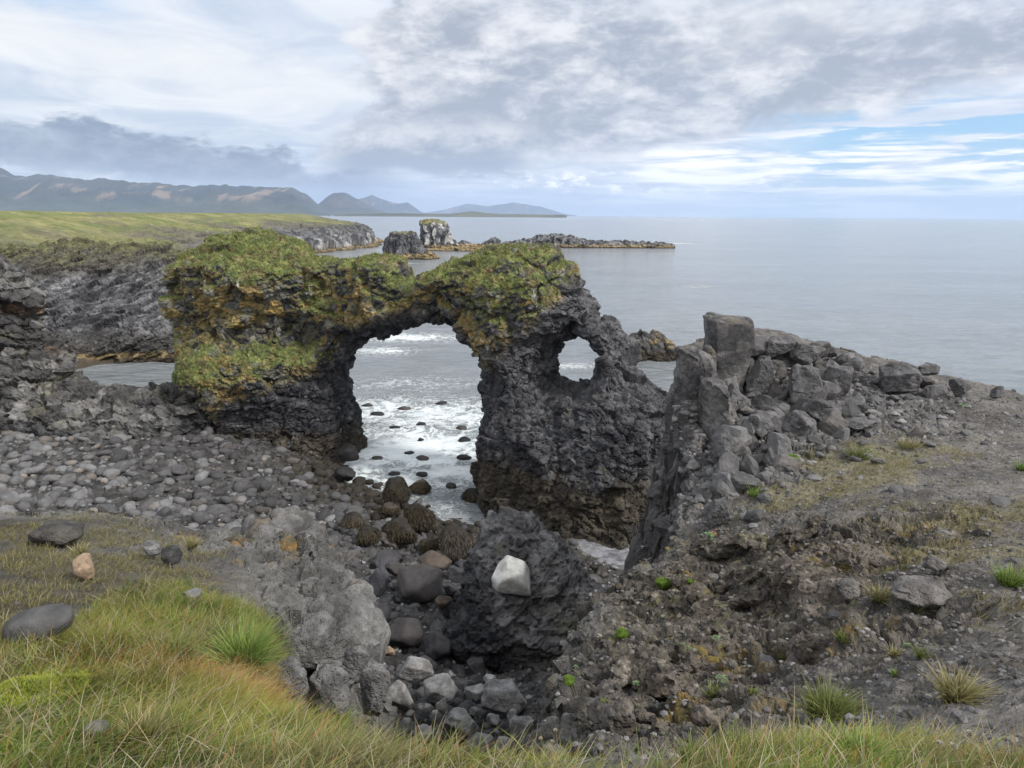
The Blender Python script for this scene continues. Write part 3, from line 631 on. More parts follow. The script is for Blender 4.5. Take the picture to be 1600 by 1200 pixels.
c = lerp([.035, .034, .034], [.085, .082, .08], RN[bi][:, 2]); wetb = 1 - ss(V[:, 2] + fbm(V, .4, 3, 3) * .5, .5, 1.3); c = lerp(c, [.045, .040, .032], wetb)
c = lerp(c, lerp([.14, .14, .15], [.20, .20, .21], ss(fbm(V, 2.0, 3, 8), -.3, .3)), ss(sm + fbm(V, 1.5, 3, 4) * .5, -.25, .1))
beach = mesh('beach', V, F, M_MID, c); tag(beach, 'stony beach running into the gully', 'beach', kind='structure'); bV, bF = V, F

# ------------------------------------------------------------------ the dark mound in the gully
def mo_disp(V, N):
    d1, i1 = blocks(V, 1.0, .12, 41, 1.1, .4, .35, (1, 1, 1.5)); d2, i2 = blocks(V, 3.0, .075, 43, 1.3, .6, .3, (1, 1, 1.6)); d3, i3 = blocks(V, 6.5, .05, 45, 1.2, .6)
    return V + N * (d1 + d2 + d3 + fbm(V, .3, 2, 4) * .4)[:, None], (i1, i2)
def mo_col(V, N, ids):
    r = RN[ids[1]]; c = lerp(BAS * .55, BASL * .7, ss(r[:, 2] * .6 + fbm(V, .5, 4, 5) * .8, .15, .8))
    c = lerp(c, [.17, .165, .165], ss(V[:, 0] * .5 + V[:, 2] * .35 - 1.55 + fbm(V, .9, 3, 7) * .6, -.1, .5) * (.35 + .65 * r[:, 3])); return lerp(c, [.085, .085, .04], ss(fbm(V, 1.1, 4, 19), .22, .45) * .5)  # right and upper side painted paler as the lit side, then moss patches
mound, mV, mQ, mN = slab('rock_mound', [(755, 812), (775, 802), (800, 800), (828, 806), (852, 820), (876, 842), (896, 868), (915, 892), (950, 940), (985, 1120), (840, 1085), (745, 1068), (700, 1045), (676, 1020), (696, 980), (722, 930), (738, 880), (745, 840)], [], G(800, 1050, 3.4), [1, 0, 0], [0, .64, 1],
      1.5, 3.5, 1.4, .06, mat=M_MID, disp=mo_disp, colf=mo_col, edgew=.25, eseed=13)
tag(mound, 'dark rubbly rock mound standing in the gully below the arch', 'rock mound')

# ------------------------------------------------------------------ near ground (both cliff-top ledges and the rim at the viewer's feet)
gp_ = [(0, 1200, 2.0), (400, 1200, 2.0), (800, 1200, 1.95), (1100, 1200, 1.95), (1400, 1200, 2.0), (1600, 1200, 2.1), (-150, 1200, 2.0), (1750, 1200, 2.1), (0, 1100, 2.7), (0, 980, 4.2), (200, 1000, 3.9), (0, 900, 6.0), (0, 808, 9.3), (200, 808, 9.3), (-200, 808, 9.5), (-200, 950, 4.8), (300, 850, 8.3), (400, 950, 5.6), (400, 835, 9.2), (500, 825, 9.2),
       (570, 900, 7.6), (420, 1050, 4.0), (500, 1110, 3.4), (560, 1000, 5.8), (250, 1100, 2.8), (700, 1175, 2.45),
       (1110, 800, 10.4), (1060, 828, 10.3), (1000, 862, 9.9), (940, 890, 9.0), (900, 925, 8.0), (870, 1000, 6.3), (842, 1100, 4.6), (835, 1190, 3.3), (1000, 950, 7.0), (1000, 1100, 4.4), (1000, 1185, 3.1), (1150, 900, 8.0), (1200, 1000, 5.7), (1200, 1100, 3.9), (1600, 1000, 3.9), (1600, 850, 6.6), (1400, 900, 6.0), (1400, 1050, 3.6), (1300, 800, 9.0), (1600, 750, 9.3), (1600, 700, 11.0), (1750, 700, 11),
       (1600, 632, 14.0), (1500, 612, 14.5), (1350, 575, 15.0), (1400, 650, 12.8), (1250, 700, 11.9), (1150, 760, 11.0), (1200, 545, 15.0), (1290, 560, 15.2), (1130, 560, 14.8), (1080, 640, 13.2), (1150, 650, 13.2), (1300, 620, 13.6), (1250, 610, 14.0), (1750, 660, 14.5)]
GT = TPS([list(P(a, b, y)) for a, b, y in gp_], .01)
def q2(px, py, Y): q = P(px, py, Y); return [q[0], q[1]]
polyG = [q2(-400, 805, 9.8), q2(0, 803, 9.8), q2(210, 803, 9.7), q2(300, 815, 9.5), q2(400, 818, 9.5), q2(480, 815, 9.4), q2(500, 822, 9.2), q2(505, 860, 8.4), q2(510, 905, 7.4), q2(480, 960, 6.4), q2(440, 1010, 5.2), q2(440, 1070, 4.1), q2(480, 1130, 3.2), q2(600, 1168, 2.6), q2(720, 1180, 2.45), q2(820, 1188, 2.5),
         q2(836, 1150, 3.9), q2(842, 1100, 4.7), q2(868, 1000, 6.4), q2(912, 935, 7.9), q2(962, 897, 8.9), q2(1016, 868, 9.9), q2(1048, 838, 10.4), q2(1062, 812, 11.2), q2(1068, 760, 12.2), q2(1072, 640, 14.0), [3.9, 15.6], [6, 16.6], [9, 16.4], [12, 16.2], [20, 15.6], [20, -3], [-12, -3]]
pxs = np.concatenate([np.linspace(-700, -20, 60, endpoint=False), np.linspace(-20, 1620, 1000), np.linspace(1630, 2400, 60)]); Ys = np.concatenate([np.geomspace(.5, 1.5, 30, endpoint=False), np.geomspace(1.5, 17.5, 840)]); TX, YY = np.meshgrid(pxs, Ys); X = (TX - 800) / FPX * YY; Y = YY
Z = GT(X, Y); q3 = np.stack([X, Y, 0 * X], -1).reshape(-1, 3)
s = sdpoly(X, Y, polyG); wob = (fbm(q3, 1.2, 4, 3) * .30).reshape(X.shape); bw, _ = blocks(q3, 2.2, .12, 51, 1.0, .3); s = s + (wob * .6 + bw.reshape(X.shape)) * np.clip(Y / 6, .3, 1.2)
drop = np.clip(.10 - s, 0, 6); right = ss(X, .15, .5)
Z = Z - drop * (5.0 - 1.5 * (1 - right)) - np.clip(.5 - s, 0, .5) ** 2 * .5
keep = (s > -1.2)
V = np.stack([X, Y, Z], -1).reshape(-1, 3); F = gridF(len(Ys), len(pxs), keep.ravel()); V, F, sv, uvx = compact(V, F, s.ravel(), TX.ravel())
V = V.astype(np.float32); N = vnorm(V, F); D = V[:, 1]
# zones, all in ground coordinates
R_side = ss(V[:, 0] - .12 * V[:, 1], -.35, .25)
def blob(px, py, Y, rx, ry):
    c = P(px, py, Y); return np.exp(-((V[:, 0] - c[0]) / rx) ** 2 - ((V[:, 1] - c[1]) / ry) ** 2)
mid = np.clip(blob(1100, 980, 6.4, 2.0, 2.2) + blob(950, 1080, 4.8, .9, 1.6) + blob(1200, 880, 7.8, 2.2, 1.0), 0, 1)        # crumbling dark face
rub = np.clip(blob(1200, 640, 13.3, 3.2, 1.8) + blob(1130, 700, 12, 1.2, 2) + blob(1300, 600, 14, 2, 1), 0, 1)
bould = np.clip(blob(1330, 850, 7.6, 1.2, .5) + blob(1290, 900, 6.8, 1.4, .35) + blob(1420, 830, 8.0, 1.0, .3) + blob(1180, 1010, 5.2, .5, .5) + blob(1090, 1100, 4.0, .5, .4) + blob(1350, 960, 4.9, 1.1, .3), 0, 1)
rock_l = np.clip(blob(470, 870, 8.2, 1.9, 1.3) + blob(380, 850, 8.6, 1.5, .8), 0, 1)
edge = 1 - ss(sv, .1, .9)
amp = np.clip(.10 + .9 * mid + .9 * rub + 1.1 * bould + .25 * edge + .8 * rock_l, 0, 1.5)
amp = amp * np.where(R_side > .5, 1, np.clip(edge + rock_l + .25, 0, 1.2)) * ss(D, 1.8, 3.4)
b1, j1 = blocks(V, 1.35, .17, 5, 1.1, .35, .4, (1, 1, 1.3)); b2, j2 = blocks(V, 3.6, .060, 9, 1.2, .6, .35); b3, j3 = blocks(V, 9.0, .018, 13, 1.2, .6, .3); b4, j4 = blocks(V, 24, .006, 17, 1.2, .5, .3)
fb = fbm(V, 2.6, 5, 61, .6)
off = amp * (b1 * (rub * .8 + bould + edge * .5 + .4 * rock_l) + b2 + b3) + (.35 + amp) * b4 * np.clip(R_side + edge, .2, 1) + fb * (.05 + .07 * amp) * ss(D, 1.5, 3)
V = V + N * off[:, None].astype(np.float32); N = vnorm(V, F)
# colour
base = lerp([.080, .074, .070], [.150, .140, .130], ss(fbm(V, 1.1, 5, 71, .6) + (RN[j3][:, 2] - .5) * .5, -.35, .4))
c = lerp(base, [.175, .15, .128], bould * ss(fbm(V, .8, 3, 73), -.3, .2) * .7)
c = lerp(c, lerp([.030, .026, .020], [.115, .100, .080], ss(RN[j3][:, 3] * .7 + fbm(V, 2.5, 4, 75) * .8, .1, .85)), np.clip(mid * 1.2, 0, 1) * .85)
c = lerp(c, lerp([.050, .049, .052], [.125, .12, .12], ss(RN[j2][:, 2] * .6 + fbm(V, 1.5, 3, 77), .0, .7)), rub * .8)
soil = lerp([.045, .040, .030], [.085, .074, .052], ss(fbm(V, 1.8, 5, 79), -.3, .3)); c = lerp(c, soil, (1 - R_side) * (1 - np.clip(rock_l + edge, 0, 1)) * .9)
c = lerp(c, lerp([.075, .073, .07], [.15, .146, .14], ss(fbm(V, 1.6, 4, 83), -.3, .3)), np.clip((1 - R_side) * (rock_l + edge), 0, 1) * .9)
gz = np.clip(blob(1370, 700, 11, 1.6, 1.0) + blob(1250, 760, 10, 1.2, .5) + .9 * blob(1500, 860, 6.6, 1.4, .6) + .8 * blob(1560, 790, 8, 1.5, .6), 0, 1)
c = lerp(c, lerp([.13, .125, .045], [.19, .16, .075], ss(fbm(V, 3, 3, 85), -.3, .3)), ss(gz + fbm(V, 2.2, 4, 87) * .9, .42, .8) * .5)
mossy = ss(fbm(V, 1.9, 4, 89) + (RN[j2][:, 4] - .5) * .5 + bould * .2, .30, .52) * ss(N[:, 2], .3, .7); c = lerp(c, lerp([.10, .085, .018], [.26, .15, .020], RN[j4][:, 1]), mossy * .55 * (.2 + .75 * np.clip(bould + rock_l + mid * .4, 0, 1)))
spk = (RN[j4][:, 5] > .95) & (R_side > .5); c = np.where(spk[:, None], c * 1.5, c)
ground = mesh('ground', V, F, M_NEAR, c, smooth=False); tag(ground, 'grassy and rocky cliff top ground in front', 'ground', kind='structure')
gV, gF, gN, gs, gR = V.astype(float), F, N, sv, R_side
gmid, grub, gb, grl, ggz = mid, rub, bould, rock_l, gz
# crumbling rock spur of the right ledge: meshed as a volume so that it can overhang and crack
spP = [q2(815, 1195, 3.0), q2(820, 1150, 3.9), q2(822, 1100, 4.7), q2(846, 1000, 6.4), q2(890, 935, 7.9), q2(940, 897, 8.9), q2(1000, 868, 9.9), q2(1040, 838, 10.4), q2(1150, 826, 9.6), q2(1300, 800, 9), q2(1420, 812, 8), q2(1470, 870, 6.8), q2(1370, 950, 5.4), q2(1320, 1010, 4.5), q2(1250, 1080, 3.9), q2(1180, 1150, 3.2), q2(1000, 1197, 2.7)]
vx = .027; gx0, gy0, gz0 = -.25, 2.3, 7.9; nx, ny, nz = int(6.2 / vx), int(8.6 / vx), int(3.9 / vx)
Xg, Yg = np.meshgrid(gx0 + np.arange(nx) * vx, gy0 + np.arange(ny) * vx, indexing='ij'); q3 = np.stack([Xg, Yg, 0 * Xg], -1).reshape(-1, 3)
h0 = GT(Xg, Yg); ms_ = ss(sdpoly(Xg, Yg, spP) + (fbm(q3, 1.3, 3, 3) * .3).reshape(Xg.shape), -.05, .45)
s_ = sdpoly(Xg, Yg, polyG) + (fbm(q3, 1.2, 4, 3) * .25).reshape(Xg.shape); dr = np.clip(.05 - s_, 0, 6); h0 = h0 - dr * 3.2 - np.clip(.6 - s_, 0, .6) ** 2 * .55
gr_ = np.gradient(h0, vx); sl = np.sqrt(1 + np.clip(gr_[0] ** 2 + gr_[1] ** 2, 0, 12))
zz_ = (gz0 + np.arange(nz) * vx); f = ((zz_[None, None, :] - h0[..., None]) / sl[..., None]).astype(np.float32)
band = (np.abs(f) < .42) & (ms_[..., None] > .01); I = np.array(np.nonzero(band)); pb = np.stack([gx0 + I[0] * vx, gy0 + I[1] * vx, gz0 + I[2] * vx], 1); mb = ms_[I[0], I[1]]
e1, _ = blocks(pb, 1.5, .22, 111, 1.2, .7, .5, (1, 1, 1.4)); e2, _ = blocks(pb, 4.2, .095, 113, 1.3, .6, .4, (1, 1, 1.2)); e3 = fbm(pb, 1.1, 4, 115, .6) * .34; e3 = e3 - np.abs(fbm(pb, 2.4, 3, 117)) * .16
ca_, cb_ = np.array(q2(1206, 985, 5.9)), np.array(q2(1192, 1120, 3.7)); dd = cb_ - ca_; tt = np.clip(((pb[:, :2] - ca_) @ dd) / (dd @ dd), 0, 1); cl_ = np.exp(-(np.linalg.norm(pb[:, :2] - ca_ - tt[:, None] * dd, axis=1) / .10) ** 2)
f[band] -= ((e1 + e2 + e3 + .05) * mb - .34 * cl_ * mb - .16 * (1 - mb)).astype(np.float32)
f[~(ms_ > .01)] = np.abs(f[~(ms_ > .01)]) + .02; f[0] = f[-1] = 1; f[:, 0] = f[:, -1] = 1; f[:, :, 0] = 1
spV, spF = nets(f, np.array([gx0, gy0, gz0]), np.eye(3) * vx); del f, band
kp = spV[:, 2] > gz0 + .15; spF = spF[kp[spF].all(1)]; spV, spF = compact(spV, spF)
nn_ = vnorm(spV, spF); g1, y1 = blocks(spV, 9.5, .020, 121, 1.3, .6); g2, y2 = blocks(spV, 24, .007, 123, 1.2, .5); spV = spV + nn_ * (g1 + g2 + fbm(spV, 14, 3, 125) * .012)[:, None]; spN = vnorm(spV, spF)
if np.mean(spN[:, 2]) < 0: spF = spF[:, ::-1]; spN = -spN
def sb(px, py, Y, rx, ry):
    c_ = P(px, py, Y); return np.exp(-((spV[:, 0] - c_[0]) / rx) ** 2 - ((spV[:, 1] - c_[1]) / ry) ** 2)
cc = lerp([.045, .038, .030], [.12, .105, .085], ss(RN[y1][:, 3] * .6 + fbm(spV, 2.5, 4, 75) * .8, .0, .85)); cc = np.where(((RN[y2][:, 5] > .86) & (RN[y1][:, 1] > .4))[:, None], cc * 2.2 + .02, cc)
se = 1 - ss(sdpoly(spV[:, 0], spV[:, 1], polyG), .15, .75); cc = lerp(cc, lerp([.085, .083, .080], [.155, .15, .145], ss(fbm(spV, 1.5, 4, 77), -.3, .3)), se * .85)
pk = np.clip(sb(1050, 1130, 4.0, .55, .5) + sb(1280, 960, 5.6, 1.0, .5) + sb(1330, 880, 7.0, .8, .4) + sb(1230, 1020, 4.9, .4, .5), 0, 1); cc = lerp(cc, lerp([.10, .086, .075], [.20, .168, .145], ss(fbm(spV, 1.6, 5, 79, .6), -.3, .3)), pk * .85)
cc = lerp(cc, lerp([.075, .075, .022], [.24, .15, .022], RN[y1][:, 2]), ss(fbm(spV, 1.7, 4, 89) + (RN[y1][:, 4] - .5) * .4, .28, .42) * ss(spN[:, 2], .3, .7) * .8)
cc = lerp(cc, [.12, .12, .05], ss(fbm(spV, 2.9, 4, 91), .2, .4) * ss(spN[:, 2], .4, .8) * .6)
spur = mesh('rock_spur', spV, spF, M_NEAR, cc, smooth=False); tag(spur, 'crumbling dark rock face of the right ledge dropping to the gully', 'rock face', kind='structure')
print('spur verts', len(spV)); print('ground verts', len(V))
hitV = [gV, spV, bV, aV, mV, pV]; hitP = None
def hit(px, py, sets=None, rad=7.0):
    """nearest surface point of the built terrain along a sight line"""
    best = None
    for W in (sets or hitV):
        x, y, f = proj(W); m = (np.abs(x - px) < rad) & (np.abs(y - py) < rad) & (f > .5)
        if m.any():
            k = np.nonzero(m)[0]; k = k[np.argmin(f[k] + .02 * np.hypot(x[k] - px, y[k] - py) * f[k] / 10)]
            if best is None or f[k] < best[1]: best = (W[k], f[k])
    return best if best else (P(px, py, 20.0), 20.0)

# ------------------------------------------------------------------ tower and fins at the edge of the right ledge
def tw_disp(V, N):
    d1, i1 = blocks(V, 1.1, .10, 61, 1.1, .3, .3, (1, 1, .5)); d2, i2 = blocks(V, 3.2, .035, 63, 1.2, .5, .3, (1, 1, .8)); d3, i3 = blocks(V, 9, .012, 65, 1.2, .4)
    return V + N * (d1 + d2 + d3 + fbm(V, 3, 4, 66) * .05)[:, None], (i1, i2)
def tw_col(V, N, ids):
    r = RN[ids[1]]; c = lerp([.060, .058, .060], [.145, .138, .134], ss(r[:, 2] * .5 + fbm(V, 1.2, 4, 5) * .9, .0, .6)); return lerp(c, [.14, .12, .085], ss(fbm(V, 1.8, 4, 9) + (N[:, 2]) * .2, .2, .45) * .6)
def block_slab(name, label, outer, Y, T, k, cat='rock', **kw):
    o, V, Q, N = slab(name, outer, [], P(outer[0][0], outer[0][1], Y), kw.pop('Uv', [1, 0, 0]), kw.pop('Vv', [0, 0, 1]), T, T, k, kw.pop('vox', .035), mat=kw.pop('mat', M_OUT), disp=kw.pop('disp', tw_disp), colf=kw.pop('colf', tw_col), edgew=kw.pop('edgew', .06), umargin=.3, **kw)
    tag(o, label, cat); hitV.append(V); return o
block_slab('rock_tower', 'square topped grey rock block standing highest on the right ridge', [(1104, 496), (1112, 493), (1150, 495), (1170, 500), (1173, 515), (1168, 540), (1160, 575), (1150, 620), (1105, 620), (1100, 575), (1104, 540), (1104, 510)], 14.4, .50, .06, edgew=.03, disp=lambda V, N: (V + N * (blocks(V, 1.3, .05, 61, 1.1, .3)[0] + fbm(V, 3, 5, 66, .6) * .06)[:, None], (blocks(V, 3.2, .035, 63)[1],) * 2))
block_slab('rock_fin', 'tall thin grey rock wall dropping at the left edge of the right ridge', [(1064, 546), (1080, 541), (1108, 541), (1112, 560), (1110, 640), (1105, 720), (1092, 780), (1080, 812), (1060, 815), (1052, 760), (1045, 690), (1044, 668), (1056, 620), (1062, 580)], 13.6, .55, .3, Uv=[1, .25, 0])
block_slab('rock_fin', 'lower cracked rock buttress leaning on the foot of the thin rock wall', [(1100, 590), (1130, 590), (1150, 640), (1145, 720), (1130, 790), (1100, 818), (1082, 822), (1086, 760), (1098, 720), (1092, 660)], 12.9, .6, .35, Uv=[1, .2, 0])

# ------------------------------------------------------------------ boulders
import bmesh
_ico = {}
def ico(sub):
    if sub not in _ico:
        bm = bmesh.new(); bmesh.ops.create_icosphere(bm, subdivisions=sub, radius=1.0)
        _ico[sub] = (np.array([v.co[:] for v in bm.verts]), np.array([[v.index for v in f.verts] for f in bm.faces])); bm.free()
    return _ico[sub]
def stone(seed, sub=3, p=10, K=11, squash=(1, .85, .65), rough=.05, spread=.22):
    rg = np.random.default_rng(seed); n, F = ico(sub); a = rg.normal(size=(K + 6, 3)); a /= np.linalg.norm(a, axis=1)[:, None]
    for _ in range(12):                      # push the facet directions apart so the solid closes evenly
        g = a[:, None] - a[None]; g2 = (g ** 2).sum(-1) + np.eye(len(a)); a = a + .06 * (g / g2[..., None] ** 1.5).sum(1); a /= np.linalg.norm(a, axis=1)[:, None]
    dk = 1 - spread * 1.5 * rg.random(len(a)); r = (np.clip(n @ a.T, 0, None) / dk) ** p; r = r.sum(1) ** (-1 / p)
    V = n * r[:, None] * np.array(squash) * (1 + rough * fbm(n + seed * 3.1, 1.5, 4, seed % 50))[:, None]
    if rough > .06:
        b, _ = blocks(n + seed, 2.2, rough * .55, seed % 60, 1.2, .6); V = V * (1 + b)[:, None]
    return V, F
def boulder_mesh(seed, col, mat, sub=3, smooth=True, **kw):
    V, F = stone(seed, sub, **kw); c = lerp(np.array(col) * .82, np.array(col) * 1.15, ss(fbm(V + seed, 2.0, 3, 5), -.3, .3))
    return mesh('boulder', V, F, mat, c, link=False, smooth=smooth).data
GREY = [.128, .126, .128]; DARK = [.064, .062, .064]; WETC = [.022, .021, .021]; SEAW = [.026, .022, .017]; PALE = [.42, .41, .40]; TAN = [.30, .22, .15]
BM = {'grey': [boulder_mesh(100 + i, GREY, M_BOUL, p=13, K=6, rough=.08) for i in range(9)], 'dark': [boulder_mesh(200 + i, DARK, M_BOUL, p=13, K=6, rough=.08) for i in range(7)],
      'wet': [boulder_mesh(300 + i, SEAW, M_WET, p=8, K=6) for i in range(6)], 'block': [boulder_mesh(400 + i, [.105, .102, .103], M_BOUL, p=44, K=5, rough=.10, spread=.35, smooth=False) for i in range(12)]}
def add(me, name, loc, scale, rot, label, cat, group=None):
    o = bpy.data.objects.new(name, me); C.objects.link(o); o.location = [float(v) for v in loc]; o.scale = [float(v) for v in scale]; o.rotation_euler = rot; return tag(o, label, cat, group)
# beach stones: the largest in view are objects, the rest one mesh
gx, gy, gf = proj(bV)
W = ((gx > -60) & (gx < 1010) & (gy > 652) & (gy < 1200) & (bV[:, 2] > .02) & (sm < -.15)).astype(float)
W *= 1 - .93 * ss(gx, 150, 420) * ss(bV[:, 1], 14, 10) * 0
p, n, k = scatter(bV, bF, W, 5200, np.random.default_rng(5)); rg = np.random.default_rng(6)
size = .085 + .34 * rg.random(len(p)) ** 3.0 + .05 * rg.random(len(p)); px, py, pf = proj(p)
size *= np.interp(px, [0, 300, 560, 760], [1.05, 1.0, .95, .8]) * np.interp(pf, [8, 20, 32], [.55, .8, 1.05]) * (1 - .35 * ss(py, 830, 900))
vis = size / pf; order = np.argsort(-vis); top = order[:150]; rest = order[150:]
tone = np.where(px + rg.normal(size=len(p)) * 90 + (py < 720) * 120 < 260, 0, 1); tone = np.where(p[:, 2] + rg.normal(size=len(p)) * .2 < .75, 2, tone)
tone = np.where((rg.random(len(p)) < .16) & (tone == 1), 0, tone)
kinds = ['grey', 'dark', 'wet']
lab = {'grey': ('rounded pale grey boulder lying on the beach in front of the rock saddle', 'pale boulders on the beach'), 'dark': ('dark grey boulder among the dark stones of the gully', 'dark boulders on the beach and in the gully'), 'wet': ('wet brownish black boulder at the water\'s edge', 'wet boulders at the edge of the surf')}
for i in top:
    kd = kinds[tone[i]]; ms = BM[kd]; s = size[i]; a = rg.random(3) * 6.28
    add(ms[rg.integers(len(ms))], 'boulder', p[i] + [0, 0, s * .22], s * (.8 + .5 * rg.random(3)), (a[0] * .1, a[1] * .1, a[2]), lab[kd][0], 'boulder', lab[kd][1])
def merge_stones(name, P_, S_, cols, sub, label, cat, mat, kinds_=8, seed=0, p=9, K=7, smooth=True, lift=.2, parent=None, squash=(1, .85, .6)):
    rg = np.random.default_rng(seed); protos = [stone(900 + seed + i, sub, p=p, K=K, squash=squash) for i in range(kinds_)]; nv = len(protos[0][0]); F0 = protos[0][1]
    n = len(P_); pk = rg.integers(kinds_, size=n); a = rg.random(n) * 6.283; b = rg.normal(size=n) * .35; base = np.stack([q[0] for q in protos])[pk] * (S_[:, None] * (.75 + .5 * rg.random((n, 3))))[:, None, :]
    ca, sa, cb, sb = np.cos(a)[:, None], np.sin(a)[:, None], np.cos(b)[:, None], np.sin(b)[:, None]
    x, y, z = base[..., 0], base[..., 1], base[..., 2]; y, z = y * cb - z * sb, y * sb + z * cb; x, y = x * ca - y * sa, x * sa + y * ca
    V = np.stack([x, y, z], -1) + P_[:, None, :]; V[..., 2] += (S_ * lift)[:, None]
    F = (F0[None] + (np.arange(n) * nv)[:, None, None]).reshape(-1, 3); cc = np.repeat(cols, nv, 0)
    o = mesh(name, V.reshape(-1, 3), F, mat, cc, smooth=smooth, parent=parent); return tag(o, label, cat, kind='stuff') if label else o
M_STONE = rock_mat('stones', 9, .02, .85, .25)
cr = np.array([GREY, DARK, SEAW])[tone[rest]] * (.65 + .7 * rg.random(len(rest)))[:, None]; br = rg.random(len(rest)) < .12; cr[br] *= [1.12, 1.0, .88]
merge_stones('beach_stones', p[rest], size[rest], cr, 2, 'small rounded stones filling the beach and gully', 'stones', M_STONE, seed=1)
# small pebbles between, in the gully
W2 = W * (gy > 790); p2, _, _ = scatter(bV, bF, W2, 5000, np.random.default_rng(15)); s2 = .03 + .07 * rg.random(len(p2)) ** 2; c2 = np.array([.16, .155, .15]) * (.5 + 1.1 * rg.random(len(p2)) ** 2)[:, None]
merge_stones('pebbles', p2, s2, c2, 1, 'small pebbles between the gully boulders', 'pebbles', M_STONE, seed=2)

def blades(P_, L, W_, lean, cb, ct, seg=3, curl=1.0, seed=0, spreadv=.45, dn=1.0):
    """curved tapering blades; returns V, quads, tris, colours"""
    n = len(P_); rg = np.random.default_rng(seed); a = rg.random(n) * 6.283; side = np.stack([np.cos(a), np.sin(a), 0 * a], 1)
    d = lean + rg.normal(size=(n, 3)) * spreadv; d[:, 2] = (np.abs(d[:, 2]) * .3 + 1.0) * dn; d /= np.linalg.norm(d, axis=1)[:, None]
    bend = np.stack([d[:, 0], d[:, 1], -.45 * np.ones(n)], 1) * (curl * (.35 + .9 * rg.random(n)))[:, None]
    V = []; Cc = []
    for s in range(seg + 1):
        t = s / seg; c = P_ + (d * t + bend * t * t * .5) * L[:, None]; w = W_ * (1 - t ** 1.5) * .5
        if s < seg: V += [c - side * w[:, None], c + side * w[:, None]]; Cc += [cb + (ct - cb) * t] * 2
        else: V.append(c); Cc.append(ct)
    nv = len(V); V = np.stack(V, 1); Cc = np.stack(Cc, 1); o = (np.arange(n) * nv)[:, None]
    q = np.concatenate([o + np.array([[2 * s, 2 * s + 1, 2 * s + 3, 2 * s + 2]]) for s in range(seg - 1)]) if seg > 1 else np.zeros((0, 4), int)
    return V.reshape(-1, 3), q, o + np.array([[nv - 3, nv - 2, nv - 1]]), Cc.reshape(-1, 3)
def blades_late(P_, L, W_, nn, cb, ct):
    return blades(P_, L, W_, nn * 1.3, cb, ct, seg=2, curl=.6, seed=3, spreadv=.3, dn=-1.0)
def big(px, py, w, h, label, cat='boulder', col=DARK, mat=M_WET, ang=10, rough=.06, sub=4, dep=None, seed=None, sets=None, push=.3, group=None, rot=None, K=7, flat=False, name='boulder', thick=.8, spread=.25):
    seed = seed or int(px * 3 + py); b, f = hit(px, py + h * .36, sets or [bV]); Yb = dep or b[1]; r = w / 2 / FPX * Yb
    c = P(px, py, Yb + (0 if dep else r * push)); rg = np.random.default_rng(seed)
    V, F = stone(seed, sub, p=ang, K=K, squash=(1, thick, h / w * 1.05), rough=rough, spread=spread); V = V / np.abs(V[:, 0]).max()
    if rot: ca, sa = math.cos(R(rot)), math.sin(R(rot)); V = np.stack([V[:, 0] * ca - V[:, 2] * sa, V[:, 1], V[:, 0] * sa + V[:, 2] * ca], 1)
    V = V * r; cc = lerp(np.array(col) * .75, np.array(col) * 1.2, ss(fbm(V + seed, 1.6 / r, 4, 5), -.3, .3))
    o = mesh(name, V, F, mat, cc, smooth=not flat); o.location = c.tolist(); hitV.append(V + c); return tag(o, label, cat, group)
weedl = [(618, 768, 50, 48, 'tallest weed covered boulder standing at the surf below the arch'), (657, 762, 38, 28, 'round wet black boulder right of the tallest weedy boulder'), (740, 775, 42, 30, 'weedy boulder alone in the dark water at the foot of the right leg'), (657, 808, 54, 58, 'slanting weed covered boulder at the corner of the dark pool'),
         (606, 794, 40, 26, 'flat wet black boulder just below the tallest weedy boulder'), (627, 831, 64, 50, 'broad weed covered boulder in the middle of the gully mouth'), (575, 835, 44, 30, 'low weedy boulder left of the broad weedy boulder'), (552, 815, 40, 26, 'small weedy boulder at the left of the gully mouth'), (713, 848, 64, 66, 'big shaggy brown weed covered boulder beside the mound'),
         (670, 852, 30, 26, 'small weedy boulder wedged left of the shaggy boulder'), (544, 709, 40, 32, 'black boulder at the foot of the left leg by the foam'), (540, 741, 38, 22, 'low black boulder below the one at the left leg, half in foam')]
for a in weedl:
    o = big(*a[:4], a[4], col=SEAW if 'weed' in a[4] else WETC, rough=.10, ang=12, K=6, spread=.32, rot=random.uniform(-15, 15))
    if 'weed' in a[4] or 'shaggy' in a[4]:
        lv = hitV[-1] - np.array(o.location); Fi = ico(4)[1]; sd_ = np.random.default_rng(int(a[0])); q, nn2, _ = scatter(lv, Fi, ss(lv[:, 2] / np.abs(lv[:, 2]).max(), -.6, .2), 2200, sd_); w = sd_.random(2200)[:, None]
        v2, qd, tr, c2 = blades_late(q, .06 + .11 * sd_.random(2200), .025 + .02 * w[:, 0], nn2, np.array([.018, .014, .009]) * (.7 + w), np.array([.060, .047, .026]) * (.5 + w)); mesh('seaweed', v2, [qd, tr], M_WET, c2, parent=o)
angl = [(680, 876, 60, 32, 'brown smooth boulder above the black angular block'), (655, 908, 82, 68, 'largest black angular block in the gully'), (617, 888, 36, 22, 'small dark slab left of the largest black block'), (582, 962, 62, 54, 'dark grey wedge block beside the pale outcrop'), (637, 985, 80, 64, 'black sharp edged block in the middle of the gully'),
        (682, 1010, 56, 56, 'dark grey triangular block leaning on the mound'), (692, 942, 34, 26, 'small brown boulder against the left flank of the mound'), (725, 883, 34, 20, 'small flat slab at the top left of the mound'), (703, 925, 26, 24, 'small dark block left of the mound')]
for a in angl: big(*a[:4], a[4], col=[.10, .075, .058] if 'brown' in a[4] else [.058, .056, .062], mat=M_BOUL, ang=16 if 'smooth' in a[4] else 34, K=5, rough=.05, spread=.32, rot=random.uniform(-14, 14))
